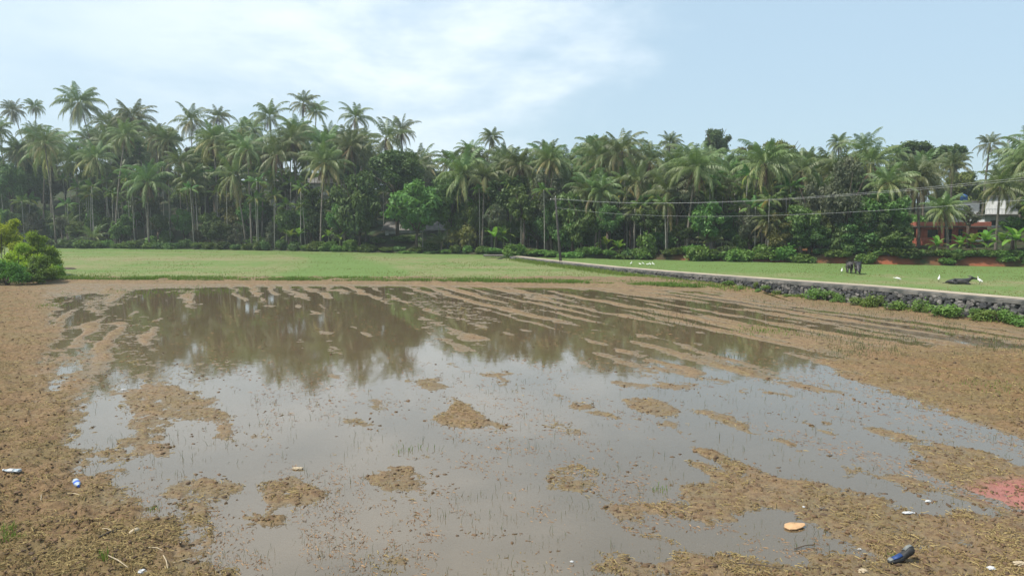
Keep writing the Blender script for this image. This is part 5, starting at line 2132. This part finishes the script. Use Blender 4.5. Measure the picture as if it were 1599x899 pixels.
G_W = 'white scraps on the mud'
crumple(222, 894, 0.06, 0.05, 0.05, M['whitebag'], 'plastic_scrap', 'white plastic scrap at the bottom edge of the left bank', 'litter', 1, group=G_W)
crumple(1418, 801, 0.11, 0.04, 0.03, M['whitebag'], 'plastic_scrap', 'long flat white scrap at the edge of the right water finger', 'litter', 2, group=G_W)
crumple(1449, 783, 0.05, 0.04, 0.03, M['whitebag'], 'plastic_scrap', 'small white scrap lying in the right water finger', 'litter', 3, group=G_W)
crumple(1347, 893, 0.07, 0.05, 0.05, M['pale'], 'plastic_scrap', 'pale crumpled scrap at the bottom edge left of the shoe', 'litter', 4, group=G_W)
crumple(1547, 888, 0.06, 0.05, 0.04, M['whitebag'], 'plastic_scrap', 'white scrap in the bottom right corner', 'litter', 5, group=G_W)
crumple(1591, 881, 0.09, 0.05, 0.05, M['pale'], 'plastic_scrap', 'pale tan scrap at the right edge of the photo', 'litter', 6, group=G_W)
crumple(193, 609, 0.09, 0.04, 0.03, M['whitebag'], 'plastic_scrap', 'white scrap on the top edge of the left mud island', 'litter', 7, group=G_W)
crumple(1255, 792, 0.025, 0.02, 0.03, M['whitebag'], 'plastic_scrap', 'tiny white scrap in the water above the tan sheet', 'litter', 8, group=G_W)
crumple(1342, 858, 0.03, 0.02, 0.03, M['whitebag'], 'plastic_scrap', 'tiny white scrap at the tip of the lower water finger', 'litter', 9, group=G_W)
crumple(893, 877, 0.03, 0.02, 0.02, M['whitebag'], 'plastic_scrap', 'tiny white scrap in the bottom middle water', 'litter', 10, group=G_W)
crumple(465, 732, 0.13, 0.05, 0.04, M['pale'], 'wood_chip', 'pale flat wood chip floating above the small mud islands', 'wood', 11)
crumple(210, 832, 0.055, 0.11, 0.08, M['pale'], 'stone', 'pale oblong stone on the left bank', 'stone', 12, R(-15), ICO2, 0.08)


def tan_sheet():
    p = on_mud(1241, 824)
    out = [(-0.20, -0.03), (-0.15, 0.10), (-0.03, 0.155), (0.10, 0.13), (0.215, 0.10), (0.20, 0.03), (0.10, -0.06), (-0.02, -0.12), (-0.14, -0.12)]
    mb = MB()
    n = len(out)
    top = [(x, y, 0.035 + 0.05 * (y + .1) + 0.03 * x) for x, y in out]
    bot = [(x * .97, y * .97, z - 0.018) for x, y, z in top]
    mb.add(top + bot + [(0.02, 0.02, 0.055)], [(i, (i + 1) % n, 2 * n) for i in range(n)] + [tuple(range(2 * n - 1, n - 1, -1))] + [(i, n + i, n + (i + 1) % n, (i + 1) % n) for i in range(n)])
    tag(mb.build('tan_sheet', M['tan'], None, loc=p), 'flat orange tan piece with pointed tip between water and mud', 'debris')


tan_sheet()


def shoe():
    # a discarded shoe lying on its side: toe to the left, heel cup raised to the right
    p = on_mud(1388, 880)
    root = empty('discarded_shoe', p, R(10), 1.55)
    tag(root, 'discarded dark shoe with grey top and blue trim on the right mud', 'shoe')
    # stations along the shoe: x, centre z, half height, half width
    st = [(-0.005, 0.022, 0.012, 0.020), (0.03, 0.030, 0.026, 0.040), (0.08, 0.038, 0.034, 0.046), (0.13, 0.055, 0.040, 0.045), (0.175, 0.085, 0.046, 0.040), (0.215, 0.115, 0.052, 0.042), (0.25, 0.128, 0.048, 0.044), (0.275, 0.125, 0.030, 0.03)]
    n = 14
    vs, fs = [], []
    for x, z, a, b in st:
        for k in range(n):
            an = 2 * math.pi * k / n
            c, s = math.cos(an), math.sin(an)
            vs.append((x, math.copysign(abs(c) ** 0.8, c) * b, max(z + math.copysign(abs(s) ** 0.8, s) * a, 0.002)))
    for i in range(len(st) - 1):
        for k in range(n):
            fs.append((i * n + k, i * n + (k + 1) % n, (i + 1) * n + (k + 1) % n, (i + 1) * n + k))
    fs += [tuple(range(n - 1, -1, -1)), tuple(range((len(st) - 1) * n, len(st) * n))]
    mb = MB()
    mb.add(vs, fs)
    mb.build('sole', M['sole'], root, True)
    # grey upper over the raised half, blue trim along the toe side
    for nm, mat, i0, i1, k0, k1, g in (('upper', M['greytop'], 4, 7, 1, 4, 0.008), ('trim', M['bluestrap'], 1, 3, 3, 5, 0.009), ('toe_cap', M['greytop'], 0, 1, 1, 5, 0.008)):
        mb = MB()
        q = []
        m_ = k1 - k0 + 1
        for i in range(i0, i1 + 1):
            x, z, a, b = st[i]
            for k in range(k0, k1 + 1):
                an = 2 * math.pi * k / n
                c, s = math.cos(an), math.sin(an)
                q.append((x, math.copysign(abs(c) ** 0.8, c) * (b + g), z + math.copysign(abs(s) ** 0.8, s) * (a + g)))
        mb.add(q, [((i) * m_ + k, (i) * m_ + k + 1, (i + 1) * m_ + k + 1, (i + 1) * m_ + k) for i in range(i1 - i0) for k in range(m_ - 1)])
        o = mb.build(nm, mat, root, True)
        sol = o.modifiers.new('thick', 'SOLIDIFY')
        sol.thickness = 0.008
        sol.offset = -0.5


shoe()

G_K = 'loose sticks on the mud'
for i, (x0, y0, x1, y1, r, lab) in enumerate(((1148, 880, 1235, 893, 0.008, 'long thin brown stick at the bottom of the right mud'), (155, 840, 185, 828, 0.014, 'thick broken stick on the left bank above the corner'), (160, 826, 178, 832, 0.008, 'short pale stick crossing the thick broken one'),
                                              (232, 856, 255, 862, 0.008, 'pale stick pointing right on the lower left bank'), (168, 868, 200, 888, 0.009, 'pale stick slanting to the bottom edge of the left bank'), (255, 868, 262, 890, 0.008, 'upright lying pale stick near the lower left shore'),
                                              (270, 880, 308, 872, 0.007, 'thin pale stick reaching the lower left shore'), (105, 771, 128, 775, 0.009, 'pale stick just below the blue labelled bottle'), (18, 752, 32, 742, 0.008, 'brown stick beside the flattened bottle'), (64, 782, 66, 770, .007, 'small pale stick left of the blue labelled bottle'),
                                              (1240, 858, 1272, 852, 0.010, 'dark stick lying along the lower right water finger'), (1383, 854, 1395, 862, 0.007, 'short dark stick above the shoe'))):
    a, b = on_mud(x0, y0), on_mud(x1, y1)
    mb = MB()
    m_ = a.lerp(b, 0.5) + Vector((random.uniform(-.02, .02), random.uniform(-.02, .02), 0.025))
    up = Vector((0, 0, 0.02))
    mb.tube([a + up, m_ + up, b + up * 1.5], [r, r * 1.1, r * 0.6], 6)
    tag(mb.build('stick', M['pale'] if 'pale' in lab else M['bark']), lab, 'stick', G_K)

# ------------------------------------------------------------------ humid air
HAZE = 0.0005
if HAZE:
    mb = MB()
    mb.box((-420, -60, -1.8), (420, 420, 75))
    m, nt, out = new_mat('haze')
    v = N(nt, 'ShaderNodeVolumePrincipled')
    v.inputs['Color'].default_value = (0.80, 0.89, 0.90, 1)
    v.inputs['Density'].default_value = HAZE
    v.inputs['Anisotropy'].default_value = 0.3
    nt.links.new(v.outputs[0], out.inputs['Volume'])
    o = mb.build('haze', m)
    tag(o, kind='stuff')
